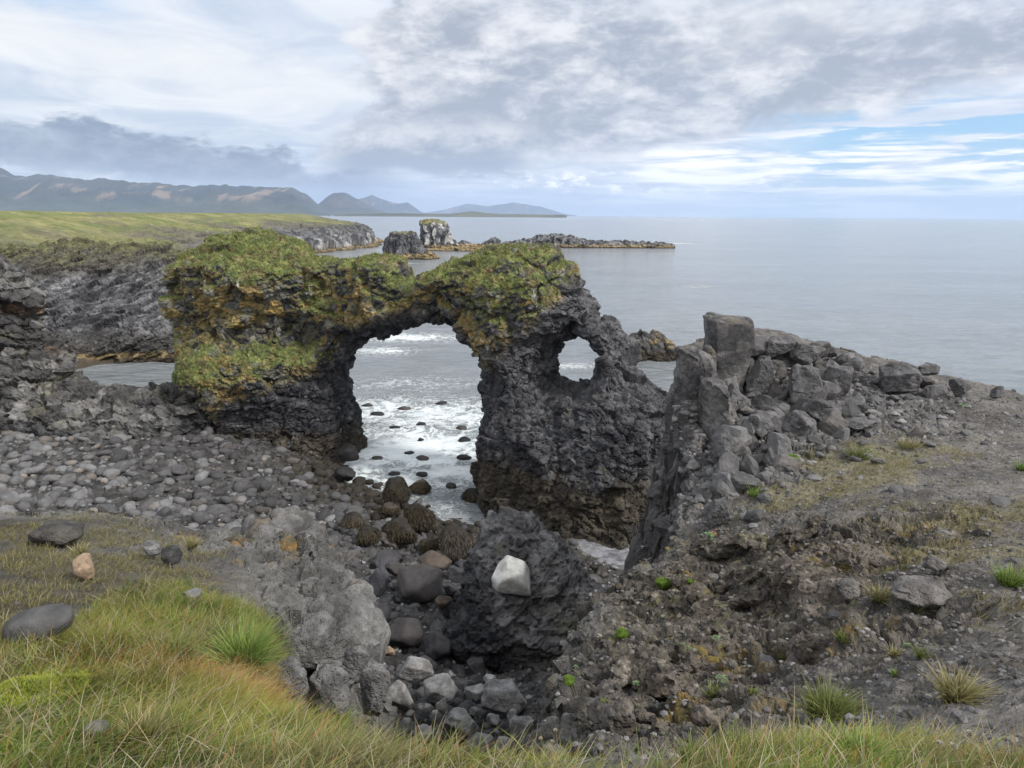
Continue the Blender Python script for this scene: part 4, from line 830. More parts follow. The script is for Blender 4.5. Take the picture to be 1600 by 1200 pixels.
ex, ey, ef = proj(bV); Wg = ((ex > 480) & (ex < 850) & (ey > 770) & (ey < 1170) & (bV[:, 2] > .1)).astype(float); pe, ne, _ = scatter(bV, bF, Wg, 95, np.random.default_rng(61)); rg = np.random.default_rng(62)
DB = [boulder_mesh(600 + i, [.062, .060, .065], M_BOUL, p=30, K=5, rough=.08, spread=.34, smooth=False) for i in range(9)]
for i in range(len(pe)):
    s_i = (.20 + .34 * rg.random() ** 1.5) * (.75 if pe[i][1] < 14 else 1.0)
    add(DB[rg.integers(9)], 'boulder', pe[i] + [0, 0, s_i * .25], s_i * (.75 + .6 * rg.random(3)), rg.random(3) * 6.28, 'dark angular boulder jammed among the stones of the gully', 'boulder', 'dark angular boulders in the gully')
greyl = [(645, 1046, 78, 60, 'grey split boulder at the top of the gully pile'), (694, 1073, 78, 62, 'rounded grey boulder in the middle of the gully pile'), (742, 1080, 44, 40, 'grey block between the two largest boulders of the pile'), (792, 1090, 92, 64, 'long grey boulder sloping down at the foot of the mound'), (815, 1148, 62, 80, 'large pointed grey boulder at the bottom of the gully'),
         (720, 1132, 74, 52, 'low mossy grey boulder near the bottom of the gully'), (625, 1088, 52, 70, 'upright grey block at the left of the gully pile'), (662, 1145, 42, 32, 'small grey boulder at the grass edge below the pile'), (632, 1140, 34, 36, 'small brownish block beside the upright grey block'), (770, 1125, 26, 22, 'small grey stone under the long grey boulder'), (690, 1104, 24, 34, 'pale pointed stone in the pile'),
         (748, 1165, 56, 44, 'grey boulder with dark moss just above the grass'), (785, 1170, 40, 40, 'grey stone beside the boulder with dark moss'), (608, 1016, 22, 20, 'small tan stone at the top of the pile'), (705, 1055, 18, 16, 'tiny grey stone'), (800, 1118, 22, 20, 'small stone left of the large pointed boulder'), (668, 1108, 22, 20, 'small stone right of the upright block'), (740, 1112, 26, 18, 'small flat stone in the middle of the pile'), (766, 1060, 26, 18, 'small stone above the long grey boulder')]
greyl = [a if a[4] != 'tiny grey stone' else (*a[:4], 'tiny grey stone on top of the rounded grey boulder') for a in greyl]
for a in greyl: big(*a[:4], a[4], col=TAN if 'tan' in a[4] else ([.32, .31, .30] if 'pale' in a[4] else [.25, .245, .24]), mat=M_OUT if a[2] > 60 else M_BOUL, ang=26, K=5, rough=.09, spread=.36, rot=random.uniform(-18, 18), sub=5 if a[2] > 60 else 4)
# left outcrop: pitted lava blocks
def oc_disp(V, N):
    d1, i1 = blocks(V, 1.15, .26, 81, 1.1, 1.1, .35, (1, 1, .8)); d2, i2 = blocks(V, 2.8, .09, 83, 1.2, .6, .3); d3, i3 = blocks(V, 8, .022, 85, 1.2, .5)
    return V + N * (d1 + d2 + d3 + fbm(V, 2.2, 5, 86, .6) * .10)[:, None], (i1, i2)
def oc_col(V, N, ids):
    c = lerp([.075, .073, .073], [.175, .171, .166], ss(fbm(V, 1.8, 5, 5, .6) + (RN[ids[1]][:, 2] - .5) * .3, -.3, .35)); b = P(450, 845, 8.8)
    mo = np.exp(-((V[:, 0] - b[0]) / 1.2) ** 2 - ((V[:, 1] - b[1]) / .9) ** 2) * ss(fbm(V, 2.0, 4, 9), -.08, .14); return lerp(c, lerp([.07, .055, .02], [.24, .13, .022], ss(fbm(V, 6, 3, 12), -.2, .3)), mo * .8)
block_slab('lava_outcrop', 'pale pitted lava outcrop with orange moss jutting over the gully from the left ledge', [(285, 855), (330, 828), (400, 815), (470, 811), (512, 820), (530, 848), (556, 876), (574, 908), (568, 940), (552, 965), (520, 990), (470, 985), (430, 965), (380, 945), (300, 935)], 9.0, .5, .5, Uv=[1, 0, 0], Vv=[0, .92, -.17], off=lambda U, V: U * 0 + .42, disp=oc_disp, colf=oc_col, vox=.035, edgew=.12, eseed=31)
outl = [(540, 990, 70, 90, 'rounded pitted block under the right end of the outcrop', 7.2, 16), (480, 1000, 96, 96, 'broad pitted block under the outcrop', 6.3, 20), (430, 1000, 60, 70, 'cracked block at the left under the outcrop', 5.9, 24), (575, 1004, 46, 40, 'square grey block at the bottom of the outcrop beside the gully', 6.6, 24), (520, 1092, 96, 124, 'tall leaning pitted block above the bottom grass', 4.6, 22), (586, 1080, 62, 136, 'long pitted slab standing left of the gully pile', 4.9, 22), (455, 1060, 64, 70, 'mossy block between the bright tuft and the tall leaning block', 4.5, 18),
        (556, 1030, 50, 50, 'pitted block above the long slab', 5.8, 20)]
for a in outl: big(*a[:4], a[4], cat='rock', name='lava_block', col=[.145, .142, .14], mat=M_OUT, ang=a[6] + 8, K=6, rough=.14, spread=.34, dep=a[5], sub=6 if a[2] > 150 else 5, rot=random.uniform(-10, 10), thick=.7)
# white boulder
big(803, 902, 78, 82, 'large whitish smooth boulder perched on the dark mound', col=[.50, .49, .46], mat=M_BOUL, ang=22, K=6, rough=.05, spread=.28, sets=[mV], push=.15, sub=5, seed=78, thick=.9)
# stones on the left ledge
big(58, 978, 128, 60, 'dark oval boulder lying in the grass at the left edge', col=[.060, .058, .058], mat=M_BOUL, ang=7, rough=.03, sets=[gV, spV], rot=12, sub=5, push=.2, spread=.1)
big(130, 886, 42, 40, 'tan pointed stone on bare soil above the oval boulder', col=[.20, .145, .10], mat=M_BOUL, ang=18, rough=.04, sets=[gV, spV], push=.2)
big(150, 1138, 48, 34, 'grey green rounded stone sunk in the grass at lower left', col=[.20, .21, .18], mat=M_BOUL, ang=8, rough=.03, sets=[gV, spV], push=.1)
big(236, 856, 34, 34, 'grey upright stone beside the black notch on the left ledge', col=[.15, .15, .15], mat=M_OUT, ang=20, sets=[gV, spV]); big(268, 866, 36, 42, 'black upright stone beside the grey upright stone', col=[.05, .05, .05], mat=M_OUT, ang=24, sets=[gV, spV])
big(90, 832, 90, 34, 'low dark lava hump in the dry grass at the left', cat='rock', name='lava_block', col=[.07, .065, .06], mat=M_OUT, ang=16, rough=.12, sets=[gV, spV], push=.1, K=8); big(302, 930, 40, 20, 'small flat grey stone in the grass left of the outcrop', col=[.13, .13, .13], mat=M_BOUL, ang=18, sets=[gV, spV])
big(1040, 720, 22, 26, 'pale round boulder wedged behind the thin rock wall', col=[.36, .34, .30], mat=M_BOUL, ang=9, dep=26.0)
for (x, y, w, h, t) in [(1460, 880, 44, 26, 'grey stone'), (1325, 920, 44, 36, 'squat pitted rock'), (1440, 925, 110, 40, 'long low pitted rock')]:
    big(x, y, w, h, {'grey stone': 'dark grey stone beside the green tuft on the right slope', 'squat pitted rock': 'squat pitted rock in the middle of the right slope', 'long low pitted rock': 'long low pitted rock on the right slope'}[t], cat='rock', col=[.13, .12, .115], mat=M_OUT, ang=18, rough=.11, sets=[gV, spV], push=.05, sub=5)
# rocks in the surf
M_SURF = M_WET
for x, y, w, h, l in [(591, 647, 26, 9, 'long low black rock left in the surf'), (632, 639, 26, 7, 'thin black rock nearest the middle of the surf'), (689, 631, 22, 6, 'thin black rock farthest right in the upper surf'), (617, 669, 22, 9, 'foam washed rock in the middle of the surf'), (573, 634, 20, 7, 'low rock close to the left leg in the surf'), (658, 663, 18, 6, 'flat dark rock right of the foam washed rock'), (722, 669, 20, 11, 'dark rock at the right under the leg'),
                      (657, 688, 11, 9, 'tiny upright rock in the middle of the foam'), (725, 689, 24, 12, 'pointed black rock in foam at the right'), (659, 718, 24, 14, 'pointed black rock in the middle of the white foam'), (591, 716, 22, 10, 'low black rock in the foam at the left'), (726, 716, 28, 15, 'smooth black rock in foam beside the right leg'), (639, 708, 18, 6, 'barely showing rock above the middle pointed rock'),
                      (617, 741, 22, 11, 'black rock just behind the tallest weedy boulder'), (660, 742, 22, 11, 'black rock behind the round wet boulder'), (705, 759, 19, 9, 'low black rock in foam near the dark pool')]:
    r = w / 2 / FPX * G(x, y, 0)[1]; V, F = stone(int(x * 7), 3, p=14, K=6, squash=(1, .8, .8), rough=.08); V = V / np.abs(V[:, 0]).max(); zz = max(.6, h / w * 1.5); V = V * [r, r, r * zz]
    o = mesh('surf_rock', V, F, M_SURF, np.tile([.018, .018, .020], (len(V), 1))); o.location = (G(x, y, .0) + [0, 0, -r * zz * .1]).tolist(); tag(o, l + ' under the arch' if len(l.split()) < 14 else l, 'rock', 'rocks awash under the arch')

# broken blocks on the right ridge: each one an object
gx, gy, gf = proj(gV)
W = (grub * gR * (gs > .05) * (gy > 520) * (gy < 860)).clip(0, 1) * (gx < 1480) * (1 - .8 * ggz) * (gN[:, 2] > .2); W *= np.where(gx < 1330, 1.0, .25) * (gx > 1125)
pp, nn, _ = scatter(gV, gF, W ** 1.5, 210, np.random.default_rng(31)); rg = np.random.default_rng(32)
for i in range(len(pp)):
    s = .10 + .30 * rg.random() ** 1.6; a = rg.random(3) * 6.28; ms = BM['block']
    add(ms[rg.integers(len(ms))], 'broken_block', pp[i] + nn[i] * s * .15, s * (.75 + .6 * rg.random(3)), a, 'angular grey lava block in the broken pile on the right ridge', 'rock', 'broken lava blocks on the right ridge')
for x, y, w, h, l in [(1216, 540, 56, 44, 'large block next right of the square topped tower'), (1262, 552, 60, 44, 'large block on the skyline of the right ridge'), (1300, 550, 24, 26, 'small round block standing on the skyline'), (1310, 590, 56, 60, 'large dark block at the right end of the block pile'), (1255, 600, 66, 60, 'broad cracked block below the skyline'), (1190, 590, 56, 56, 'grey cracked block under the tower'), (1140, 620, 60, 60, 'big block below the tower'),
                      (1405, 590, 60, 44, 'long block on the right shoulder of the ridge'), (1500, 605, 40, 30, 'dark block farther right on the ridge line'), (1340, 660, 60, 20, 'black flat stones in the gravel'), (1560, 612, 26, 18, 'small dark block at the far right of the ridge line'), (1290, 640, 70, 40, 'low cracked block in the middle of the ridge'), (1130, 700, 60, 60, 'jutting block above the bright tuft'), (1190, 665, 50, 44, 'tilted block in the pile'),
                      (1120, 800, 56, 44, 'pitted block at the foot of the pile'), (1250, 660, 60, 36, 'wide block over the moss cushion'), (1450, 580, 40, 24, 'grey slab on the ridge line')]:
    big(x, y, w, h, l + ' on the right ridge' if len(l.split()) < 12 and 'ridge' not in l else l, cat='rock', name='lava_block', col=[.105, .102, .104], mat=M_OUT, ang=44, K=5, rough=.12, spread=.36, sets=[gV, spV], push=.1, sub=5, rot=random.uniform(-20, 20), flat=True)
# rubble and gravel
W = gR * (gs > .02) * ss(gV[:, 1], 1.5, 2.5) * (gy > 560) * (gx > 780) * (gx < 1640); rg = np.random.default_rng(41)
def gravel(name, n, wts, smin, smax, cols, seed, label, sub=1, p=30, src=None):
    q, _, _ = scatter(*(src or (gV, gF)), wts, n, np.random.default_rng(seed)); rg = np.random.default_rng(seed + 1); s = smin + (smax - smin) * rg.random(n) ** 3
    c = np.array(cols[0]) + (np.array(cols[1]) - cols[0]) * rg.random(n)[:, None]; c *= (.7 + .6 * rg.random(n))[:, None]
    return merge_stones(name, q, s, c, sub, label, 'stones', M_STONE, seed=seed, p=p, K=5, smooth=False, lift=.1)
gravel('rubble', 1500, W * np.clip(grub, .03, 1) * ss(gV[:, 1], 3.5, 8), .03, .13, ([.08, .078, .08], [.18, .175, .17]), 51, 'angular rubble between the blocks of the right ridge', 2)
gravel('gravel', 16000, W * np.interp(gV[:, 1], [1.5, 4, 9], [1.6, 1, .5]), .006, .034, ([.07, .068, .068], [.20, .19, .185]), 53, 'dark gravel covering the right slope')
gravel('crumbling_stones', 7000, ss(fbm(spV, 1.8, 3, 58), -.35, .1) * ss(spN[:, 2], .0, .5), .006, .045, ([.045, .040, .034], [.17, .15, .125]), 57, 'crumbly broken stones over the face of the right ledge', 1, src=(spV, spF))
WL = (1 - gR) * (gs > .05) * ss(gV[:, 1], 2.2, 3.5) * (gx > -40)
gravel('gravel', 2600, WL * (.25 + grl), .006, .035, ([.05, .048, .045], [.13, .125, .12]), 55, 'loose grit on the left ledge')

# ------------------------------------------------------------------ grass and plants
def grass_obj(name, P_, L, W_, lean, cb, ct, label=None, cat='grass', parent=None, mat=None, **kw):
    V, q, t, c = blades(P_, L, W_, lean, cb, ct, **kw)
    o = mesh(name, V, [q, t], mat or M_GRASS, c, smooth=True, parent=parent); return tag(o, label, cat, kind='stuff') if label else o
GX, GY, GFd = proj(gV)
def zpoly(pts, soft=25):
    return ss(sdpoly(GX, GY, pts), -soft, soft)
rg = np.random.default_rng(71)
zg = zpoly([(-900, 1010), (60, 1010), (120, 985), (175, 935), (270, 915), (340, 935), (400, 955), (440, 1010), (468, 1085), (520, 1148), (600, 1168), (700, 1186), (830, 1208), (940, 1245), (1050, 1222), (1150, 1172), (1320, 1158), (1450, 1172), (1560, 1200), (2500, 1200), (2500, 4000), (-900, 4000)], 18)
zg = zg * (.35 + .65 * ss(fbm(gV, 1.6, 4, 21), -.35, .1)) * (gs > .04)
def gmix(P_, rg, green=.5):
    n1 = ss(fbm(P_, 1.1, 3, 31), -.3, .3); n2 = rg.random(len(P_)); x, y, _ = proj(P_)
    orr = np.exp(-((P_[:, 0] - OC[0]) / .75) ** 2 - ((P_[:, 1] - OC[1]) / .45) ** 2)
    cb = lerp([.075, .135, .024], [.16, .215, .04], n1); ct = lerp([.17, .26, .045], [.42, .42, .09], (n1 * .5 + n2 * .5))
    ct = lerp(ct, [.50, .40, .20], n2 > .90); ct = lerp(ct, [.52, .24, .08], (rg.random(len(P_)) < .16 + .62 * orr)); cb = lerp(cb, [.22, .13, .05], orr * .8)
    dk = (.62 + .5 * ss(fbm(P_, 1.9, 4, 39), -.3, .25))[:, None]; cb = cb * dk; ct = ct * dk
    dry = ss(fbm(P_, .9, 4, 37) + .0, .02, .3); cb = lerp(cb, [.19, .16, .09], dry * .7); ct = lerp(ct, [.40, .33, .19], dry * .6 * n2)
    return cb, ct
OC = P(400, 1035, 3.6)
p, n, k = scatter(gV, gF, zg * (GX > -600) * (GX < 2300) * np.interp(gV[:, 1], [.5, 1.4, 3, 6], [.25, 1, 1, .6]), 175000, np.random.default_rng(72)); cb, ct = gmix(p, rg)
L = (.055 + .12 * rg.random(len(p)) ** 1.5) * (.75 + .6 * ss(fbm(p, 1.4, 3, 41), -.3, .3)); lean = np.stack([.45 + .5 * fbm(p, .8, 2, 43), -.15 + .6 * fbm(p, .8, 2, 45), np.ones(len(p))], 1)
grass_obj('grass', p - n * .006, L, .0030 + .0022 * rg.random(len(p)), lean, cb, ct, 'long green and orange grass covering the near ground', seed=73, curl=1.2)
p, n, k = scatter(gV, gF, zg * (GX > -100) * (GX < 1700), 8000, np.random.default_rng(172)); m = rg.random(len(p)); fl = rg.normal(size=(len(p), 3)) * 1.4; fl[:, 2] = 0; fl[:, 0] += .8
grass_obj('dead_grass', p + [0, 0, .02], .07 + .10 * m, .0025 + .003 * rg.random(len(p)), fl + [0, 0, .4], lerp([.16, .13, .08], [.28, .24, .16], m), lerp([.30, .26, .17], [.50, .44, .31], rg.random(len(p))), 'matted dead straw lying among the near grass', seed=173, spreadv=.9, curl=.6)
# thin dry grass over the ledges
zs = zpoly([(-900, 812), (190, 808), (260, 830), (330, 900), (180, 935), (120, 985), (60, 1010), (-900, 1010)], 12) * ss(fbm(gV, 1.3, 4, 51), -.22, .10)
zs = np.maximum(zs, zpoly([(120, 800), (210, 812), (290, 850), (420, 822), (400, 850), (330, 880), (250, 900)], 14) * ss(fbm(gV, 1.1, 3, 53), -.1, .2) * .8)
zs = np.maximum(zs, .8 * ss(GX, 1280, 1400) * ss(GY, 740, 780) * (1 - ss(GY, 940, 1010)) * ss(fbm(gV, 1.7, 4, 59), .04, .25))
zs = np.maximum(zs, ggz * ss(fbm(gV, 1.5, 4, 55), .0, .25)); zs = zs * (gs > .05)
p, n, k = scatter(gV, gF, zs, 52000, np.random.default_rng(74)); n2 = rg.random(len(p)); left = (p[:, 0] < 0)
cb = lerp([.11, .115, .035], [.19, .165, .08], n2); ct = lerp([.26, .24, .08], [.46, .38, .21], rg.random(len(p)))
grass_obj('grass', p - n * .005, (.05 + .10 * rg.random(len(p)) ** 2), .004 + .004 * rg.random(len(p)), np.stack([.5 + 0 * n2, -.2 + 0 * n2, 1 + 0 * n2], 1), cb, ct, 'thin dry yellow grass in patches on the ledges', seed=75)
# scattered low growth on the right slope
zr = gR * (gs > .1) * ss(fbm(gV, 2.4, 4, 57), .16, .32) * (GX > 850) * (GX < 1640) * (1 - grub * .8)
p, n, k = scatter(gV, gF, zr, 15000, np.random.default_rng(76)); n2 = rg.random(len(p))
grass_obj('ground_cover', p - n * .004, .015 + .045 * n2 ** 3, .004 + .005 * rg.random(len(p)), np.stack([.1 + 0 * n2, 0 * n2, 1 + 0 * n2], 1), lerp([.07, .075, .03], [.14, .12, .05], n2), lerp([.12, .13, .045], [.30, .25, .12], rg.random(len(p))), 'sparse moss and dry stems between the stones of the right slope', cat='ground cover', seed=77, seg=2, spreadv=.8)
# plants growing over the arch: part of the arch object
veg, green, U_, Z_ = arch_veg(aV, aN)
p, n, k = scatter(aV, aQ, (green + .10 * veg) * ss(aN[:, 2], -.15, .25), 42000, np.random.default_rng(78)); n2 = rg.random(len(p)); n1 = ss(fbm(p, 1.3, 3, 61), -.3, .3)
L = .06 + .13 * rg.random(len(p)) ** 2; cb = lerp([.09, .12, .035], [.15, .16, .05], n1); ct = lerp([.16, .21, .05], [.34, .35, .11], n1 * .6 + n2 * .4); ct = lerp(ct, [.55, .55, .38], (rg.random(len(p)) < .035) * (p[:, 2] > 10)); ct = lerp(ct, [.30, .22, .10], rg.random(len(p)) < .10)
gc = grass_obj('plant_cover', p, L, .03 + .035 * n2, n * .8 + [0, 0, .5], cb, ct, seed=79, seg=2, parent=arch, spreadv=.7); 
# single plants
def tuft(px, py, w, h, label, cb, ct, n=420, seed=0, sets=None, name='grass_tuft', cat='grass tuft', wid=.006, lean=(0.15, -.1), group=None):
    b, f = hit(px, py + h * .38, sets or [gV, spV]); r = w / FPX * b[1]; L0 = h / FPX * b[1] * 1.25; rg = np.random.default_rng(seed + int(px)); a = rg.random(n) * 6.283; q = rg.random(n) ** .6 * r * .26
    Pp = np.stack([np.cos(a) * q, np.sin(a) * q, -.01 + 0 * a], 1); ln = np.stack([np.cos(a) * q / r * 2.6 + lean[0], np.sin(a) * q / r * 2.6 + lean[1], 1 + 0 * a], 1); m = rg.random(n)
    o = grass_obj(name, Pp, L0 * (.25 + .80 * rg.random(n) ** 1.2), wid * (.7 + .6 * m), ln, lerp(cb[0], cb[1], m), lerp(ct[0], ct[1], rg.random(n)), seed=seed + 3, spreadv=.40, curl=1.2, seg=4); o.location = b.tolist(); return tag(o, label, cat, group)
BR = (([.06, .10, .02], [.11, .16, .03]), ([.17, .27, .055], [.32, .40, .11])); DR = (([.10, .11, .04], [.16, .15, .06]), ([.30, .27, .10], [.48, .40, .22])); OL = (([.06, .08, .025], [.10, .12, .035]), ([.15, .19, .05], [.26, .27, .09]))
for a in [(382, 1000, 92, 84, 'largest bright green grass tuft on the left ledge beside the outcrop', *BR, 900), (516, 1116, 56, 46, 'small bright green grass tuft under the tall leaning block', *BR, 420), (1178, 766, 34, 22, 'small bright tuft at the foot of the block pile', *BR, 160), (1490, 1062, 60, 66, 'yellow green grass clump on the lower right slope', *DR, 420),
          (1290, 1092, 110, 60, 'wide olive grass clump on the lower right slope', *OL, 1100), (1576, 898, 60, 34, 'bright green tuft near the right edge', *BR, 300), (1375, 925, 40, 34, 'straw coloured tuft beside the long low pitted rock', *DR, 200), (1430, 940, 34, 30, 'pale grey green tuft beside the straw tuft', ([.12, .13, .08], [.17, .18, .11]), ([.28, .30, .18], [.38, .38, .25]), 180),
          (1316, 990, 34, 18, 'green low plant in the middle of the right gravel', *OL, 160), (1396, 1012, 24, 18, 'dry tuft in the gravel left of a pale plant', *DR, 120), (1438, 1015, 26, 22, 'olive tuft in the gravel right of a pale plant', *OL, 120), (1398, 1046, 20, 12, 'tiny bright tuft in the gravel', *BR, 90), (1592, 720, 26, 20, 'bright tuft at the far right edge of the ridge', *BR, 160),
          (1340, 705, 60, 22, 'long grass clump on the ridge slope', *OL, 300), (1420, 690, 60, 18, 'dry grass clump farther right on the ridge slope', *DR, 260), (1272, 634, 20, 12, 'small dry tuft among the blocks', *DR, 80), (300, 845, 34, 24, 'dry tuft with seed heads on the left ledge', *DR, 220), (120, 850, 40, 22, 'dry tuft above the tan stone', *DR, 220), (270, 1010, 100, 50, 'green tussock behind the orange grass', *OL, 600),
          (225, 1130, 90, 60, 'straw tussock beside the grey green stone', *DR, 600), (1080, 1170, 60, 50, 'tussock at the bottom beside the orange flower', *OL, 420), (1340, 1160, 90, 70, 'long bladed green tussock at the bottom edge', *BR, 500), (1115, 1075, 40, 22, 'green tuft on the crumbling face', *OL, 200), (1170, 1070, 20, 16, 'tiny olive tuft on the crumbling face', *OL, 90)]:
    tuft(*a[:5], a[5], a[6], n=a[7], seed=3, wid=.008 if a[3] > 40 else .01)
def cushion(px, py, w, h, label, col, seed=0):
    b, f = hit(px, py + h * .3, [gV, spV]); r = w / 2 / FPX * b[1]; V, F = stone(seed + int(px), 4, p=6, K=8, squash=(1, 1, .75), rough=.10); V = V / np.abs(V[:, 0]).max() * r
    V = V * (1 + .06 * fbm(V, 6 / r, 3, 5))[:, None]; cc = lerp(np.array(col) * .55, np.array(col) * 1.3, ss(fbm(V, 9 / r, 3, 7), -.35, .35)); o = mesh('moss_cushion', V, F, M_LEAF, cc); o.location = (b + [0, 0, r * .12]).tolist()
    tag(o, label, 'moss'); m = np.random.default_rng(seed); q, n, _ = scatter(V, F, (V[:, 2] > -r * .3).astype(float), 1400, m)
    g = grass_obj('leaves', q, r * (.10 + .14 * m.random(1400)), r * .05 + 0 * q[:, 0], n, np.tile(np.array(col) * .7, (1400, 1)), np.array(col) * (1.0 + .9 * m.random((1400, 1))), seed=seed, seg=2, parent=o, mat=M_LEAF, spreadv=.5)
MG = [.11, .175, .02]
for a in [(1033, 899, 27, 25, 'brightest round moss cushion near the top of the crumbling face'), (972, 986, 23, 18, 'round moss cushion on the left of the crumbling face'), (888, 1058, 20, 20, 'moss cushion at the left rim of the right ledge'), (1240, 717, 27, 14, 'flat bright moss cushion under the block pile'), (1080, 902, 12, 11, 'tiny moss cushion right of the brightest one'), (1217, 1017, 18, 16, 'dark olive moss cushion on the pinkish rock')]:
    cushion(*a, MG if 'dark' not in a[4] else [.07, .07, .02], seed=5)
def rosette(px, py, w, label, flower=None, seed=0, cols=([.13, .22, .09], [.34, .46, .24]), n=46, name='succulent_plant', cat='plant'):
    b, f = hit(px, py, [gV, spV]); r = w / 2 / FPX * b[1]; rg = np.random.default_rng(seed + int(px)); root = empty(name, b); tag(root, label, cat); V = []; F = []; Cc = []
    for s in range(n):
        a = rg.random() * 6.28; q = rg.random() ** .6 * r * .8; c0 = np.array([math.cos(a) * q, math.sin(a) * q, (1 - (q / r) ** 2) * r * .5])
        for j in range(9):
            t = j * 2.4 + s; rr = r * (.20 - .012 * j); up = .25 + j * .11; d = np.array([math.cos(t), math.sin(t), up]); d /= np.linalg.norm(d); sd_ = np.array([-math.sin(t), math.cos(t), 0]); wv_ = r * .055; i0 = len(V); z0 = c0 + [0, 0, j * r * .012]
            V += [z0, z0 + d * rr * .6 + sd_ * wv_, z0 + d * rr * 1.05 + [0, 0, rr * .1], z0 + d * rr * .6 - sd_ * wv_]; F.append([i0, i0 + 1, i0 + 2, i0 + 3]); cc = np.array(cols[0]) + (np.array(cols[1]) - cols[0]) * (rg.random() * .6 + j / 22); Cc += [cc * .75, cc, cc * 1.1, cc]
    mesh('leaves', np.array(V), np.array(F), M_LEAF, np.array(Cc), parent=root, smooth=False)
    if flower:
        V, F = stone(seed + 5, 2, p=6, K=6, squash=(1, 1, .6)); m = len(V); pts = rg.normal(size=(9, 3)) * r * .16 + [r * .5, 0, r * .62]; V = (V[None] * r * .10 + pts[:, None]).reshape(-1, 3); F = (F[None] + (np.arange(9) * m)[:, None, None]).reshape(-1, 3)
        mesh('flower_head', V, F, M_LEAF, np.tile(flower, (len(V), 1)), parent=root)
for a in [(1104, 836, 32, 'bright pale green succulent with reddish flowers near the ledge edge', [.45, .16, .07]), (1121, 1000, 22, 'pale green succulent in the middle of the crumbling face', None), (990, 1068, 19, 'blue green succulent low on the crumbling face', None), (1075, 1012, 14, 'small pale succulent right of the middle of the face', None), (1031, 962, 12, 'tiny succulent above the small pale ones', None), (1124, 1062, 30, 'loose pale plant at the lower right of the face', None),
          (893, 1040, 13, 'small succulent at the left rim above a moss cushion', None), (945, 1095, 20, 'leafy green plant at the bottom left of the face', None), (1232, 604, 22, 'yellow green plant among the blocks under the skyline', None), (1411, 1003, 16, 'pale cream plant in the gravel', [.5, .48, .36]), (1150, 1180, 24, 'green plant with an orange flower at the bottom edge', [.65, .22, .05]), (1508, 630, 18, 'green plant by the long block on the ridge', None), (1064, 1002, 10, 'tiny pale plant on the face', None)]:
    rosette(a[0], a[1], a[2], a[3], a[4], seed=9, cols=([.10, .15, .03], [.28, .30, .07]) if 'yellow' in a[3] or 'leafy' in a[3] else ([.13, .22, .09], [.34, .46, .24]), n=26)
# bright moss mat at lower left
b, f = hit(52, 1085, [gV, spV]); zm = np.exp(-((gV[:, 0] - b[0]) / .21) ** 2 - ((gV[:, 1] - b[1]) / .26) ** 2); zm = (zm + fbm(gV, 3, 3, 8) * .35 > .42) * 1.0 * (GX < 135)
p, n, k = scatter(gV, gF, zm, 26000, np.random.default_rng(80)); n1 = ss(fbm(p, 9, 3, 9), -.3, .35); hp = (.03 + .035 * ss(fbm(p, 4, 3, 10), -.3, .3))
o = grass_obj('moss_mat', p + n * (hp * rg.random(len(p)))[:, None], .012 + .014 * rg.random(len(p)), .0045 + .003 * rg.random(len(p)), n, lerp([.06, .08, .01], [.14, .17, .02], n1), lerp([.22, .27, .03], [.42, .44, .05], n1 * .5 + .5 * rg.random(len(p))), 'bright yellow green moss mat at the lower left edge', cat='moss', seed=81, seg=2, mat=M_LEAF, spreadv=.8)
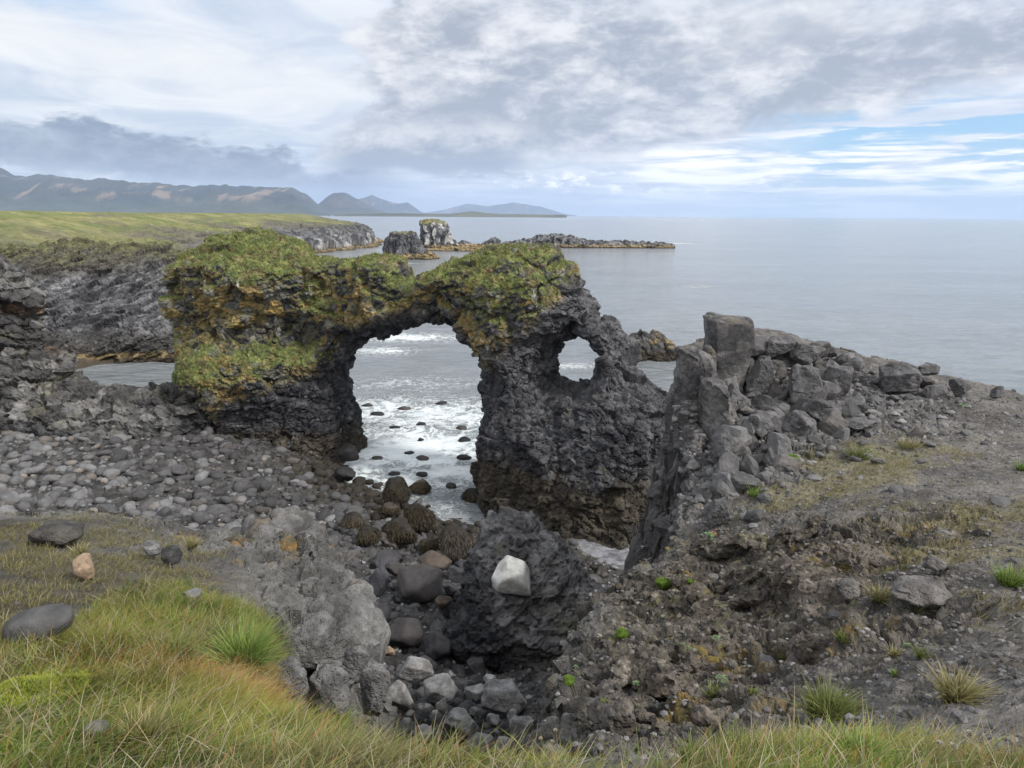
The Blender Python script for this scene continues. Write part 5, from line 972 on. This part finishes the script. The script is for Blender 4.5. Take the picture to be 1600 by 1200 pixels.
# dried flowers and seed stalks
def stalk(px, py, hpx, label, head, hw, Y=None, name='dried_flower', cat='flower', bend=.1, seed=0):
    b, f = hit(px, py + hpx, [gV, spV], 9); top = P(px, py, b[1] + .02); t = np.linspace(0, 1, 7)[:, None]; ctr = (b - [0, 0, .01]) * (1 - t) + top * t + np.array([bend, 0, 0]) * (t * (1 - t)) * .25; root = empty(name, b); tag(root, label, cat)
    V = []; F = []
    for i, c in enumerate(ctr - b):
        for j in range(5): V.append(c + np.array([math.cos(j * 1.257), math.sin(j * 1.257), 0]) * (.0013 - .0004 * i / 6))
    for i in range(6):
        for j in range(5): F.append([i * 5 + j, i * 5 + (j + 1) % 5, i * 5 + 5 + (j + 1) % 5, i * 5 + 5 + j])
    mesh('stem', np.array(V), np.array(F), M_LEAF, np.tile([.26, .20, .10], (len(V), 1)), parent=root)
    r = hw / 2 / FPX * b[1]; m = np.random.default_rng(seed + int(px)); V, Fh = stone(seed + 3, 3, p=5, K=8, squash=(1, 1, .8), rough=.2); n = 160; q, nn, _ = scatter(V * r * .55, Fh, np.ones(len(V)), n, m)
    v2, qd, tr, c2 = blades(q, r * (.4 + .3 * m.random(n)), r * .22 + 0 * q[:, 0], nn, np.tile(np.array(head) * .6, (n, 1)), np.tile(head, (n, 1)), seg=2, seed=3); mesh('flower_head', v2 + (top - b), [qd, tr], M_LEAF, c2, parent=root)
for x, y, h, l in [(845, 1154, 40, 'leftmost of the three cream dried flower heads above the bottom grass'), (868, 1141, 50, 'tallest of the three cream dried flower heads above the bottom grass'), (863, 1159, 36, 'lowest of the three cream dried flower heads above the bottom grass'), (1516, 1146, 30, 'white yarrow head at the bottom right'), (1468, 1162, 22, 'dull pinkish dried head left of the white yarrow'), (1490, 1166, 22, 'second dull dried head beside the white yarrow')]:
    stalk(x, y, h, l, [.58, .48, .34] if 'cream' in l else [.55, .50, .44], 9 if 'yarrow' not in l else 16)
# straw seed heads standing over the grass
gp2, gn2, _ = scatter(gV, gF, zg * (GY < 1230) * (GX > -50) * (GX < 1650), 380, np.random.default_rng(83)); m = rg.random(380)
grass_obj('seed_stalks', gp2, .16 + .14 * m, .0035 + 0 * m, np.stack([.35 + 0 * m, 0 * m, 1 + 0 * m], 1), np.tile([.24, .19, .09], (380, 1)), lerp([.50, .36, .18], [.62, .52, .32], m), 'thin straw stalks standing over the grass', seed=84, seg=4, curl=.8)

# ------------------------------------------------------------------ haze
hz_ = mesh('haze', np.array([[x, y, z] for z in (-7.5, 760) for x, y in ((-26000, -500), (26000, -500), (26000, 26000), (-26000, 26000))]), np.array([[3, 2, 1, 0], [4, 5, 6, 7], [0, 1, 5, 4], [1, 2, 6, 5], [2, 3, 7, 6], [3, 0, 4, 7]]), None, smooth=False); tag(hz_, 'thin blue sea haze over the whole bay', 'haze', kind='stuff')
m = bpy.data.materials.new('haze'); m.use_nodes = True; nt = m.node_tree; nt.nodes.clear(); o = nt.nodes.new('ShaderNodeOutputMaterial'); v = nt.nodes.new('ShaderNodeVolumePrincipled'); nt.links.new(v.outputs[0], o.inputs['Volume'])
v.inputs['Color'].default_value = (.60, .74, .97, 1); v.inputs['Density'].default_value = 5.2e-5; v.inputs['Anisotropy'].default_value = .1; hz_.data.materials.append(m)
SC.cycles.volume_bounces = 1; SC.cycles.max_bounces = 6
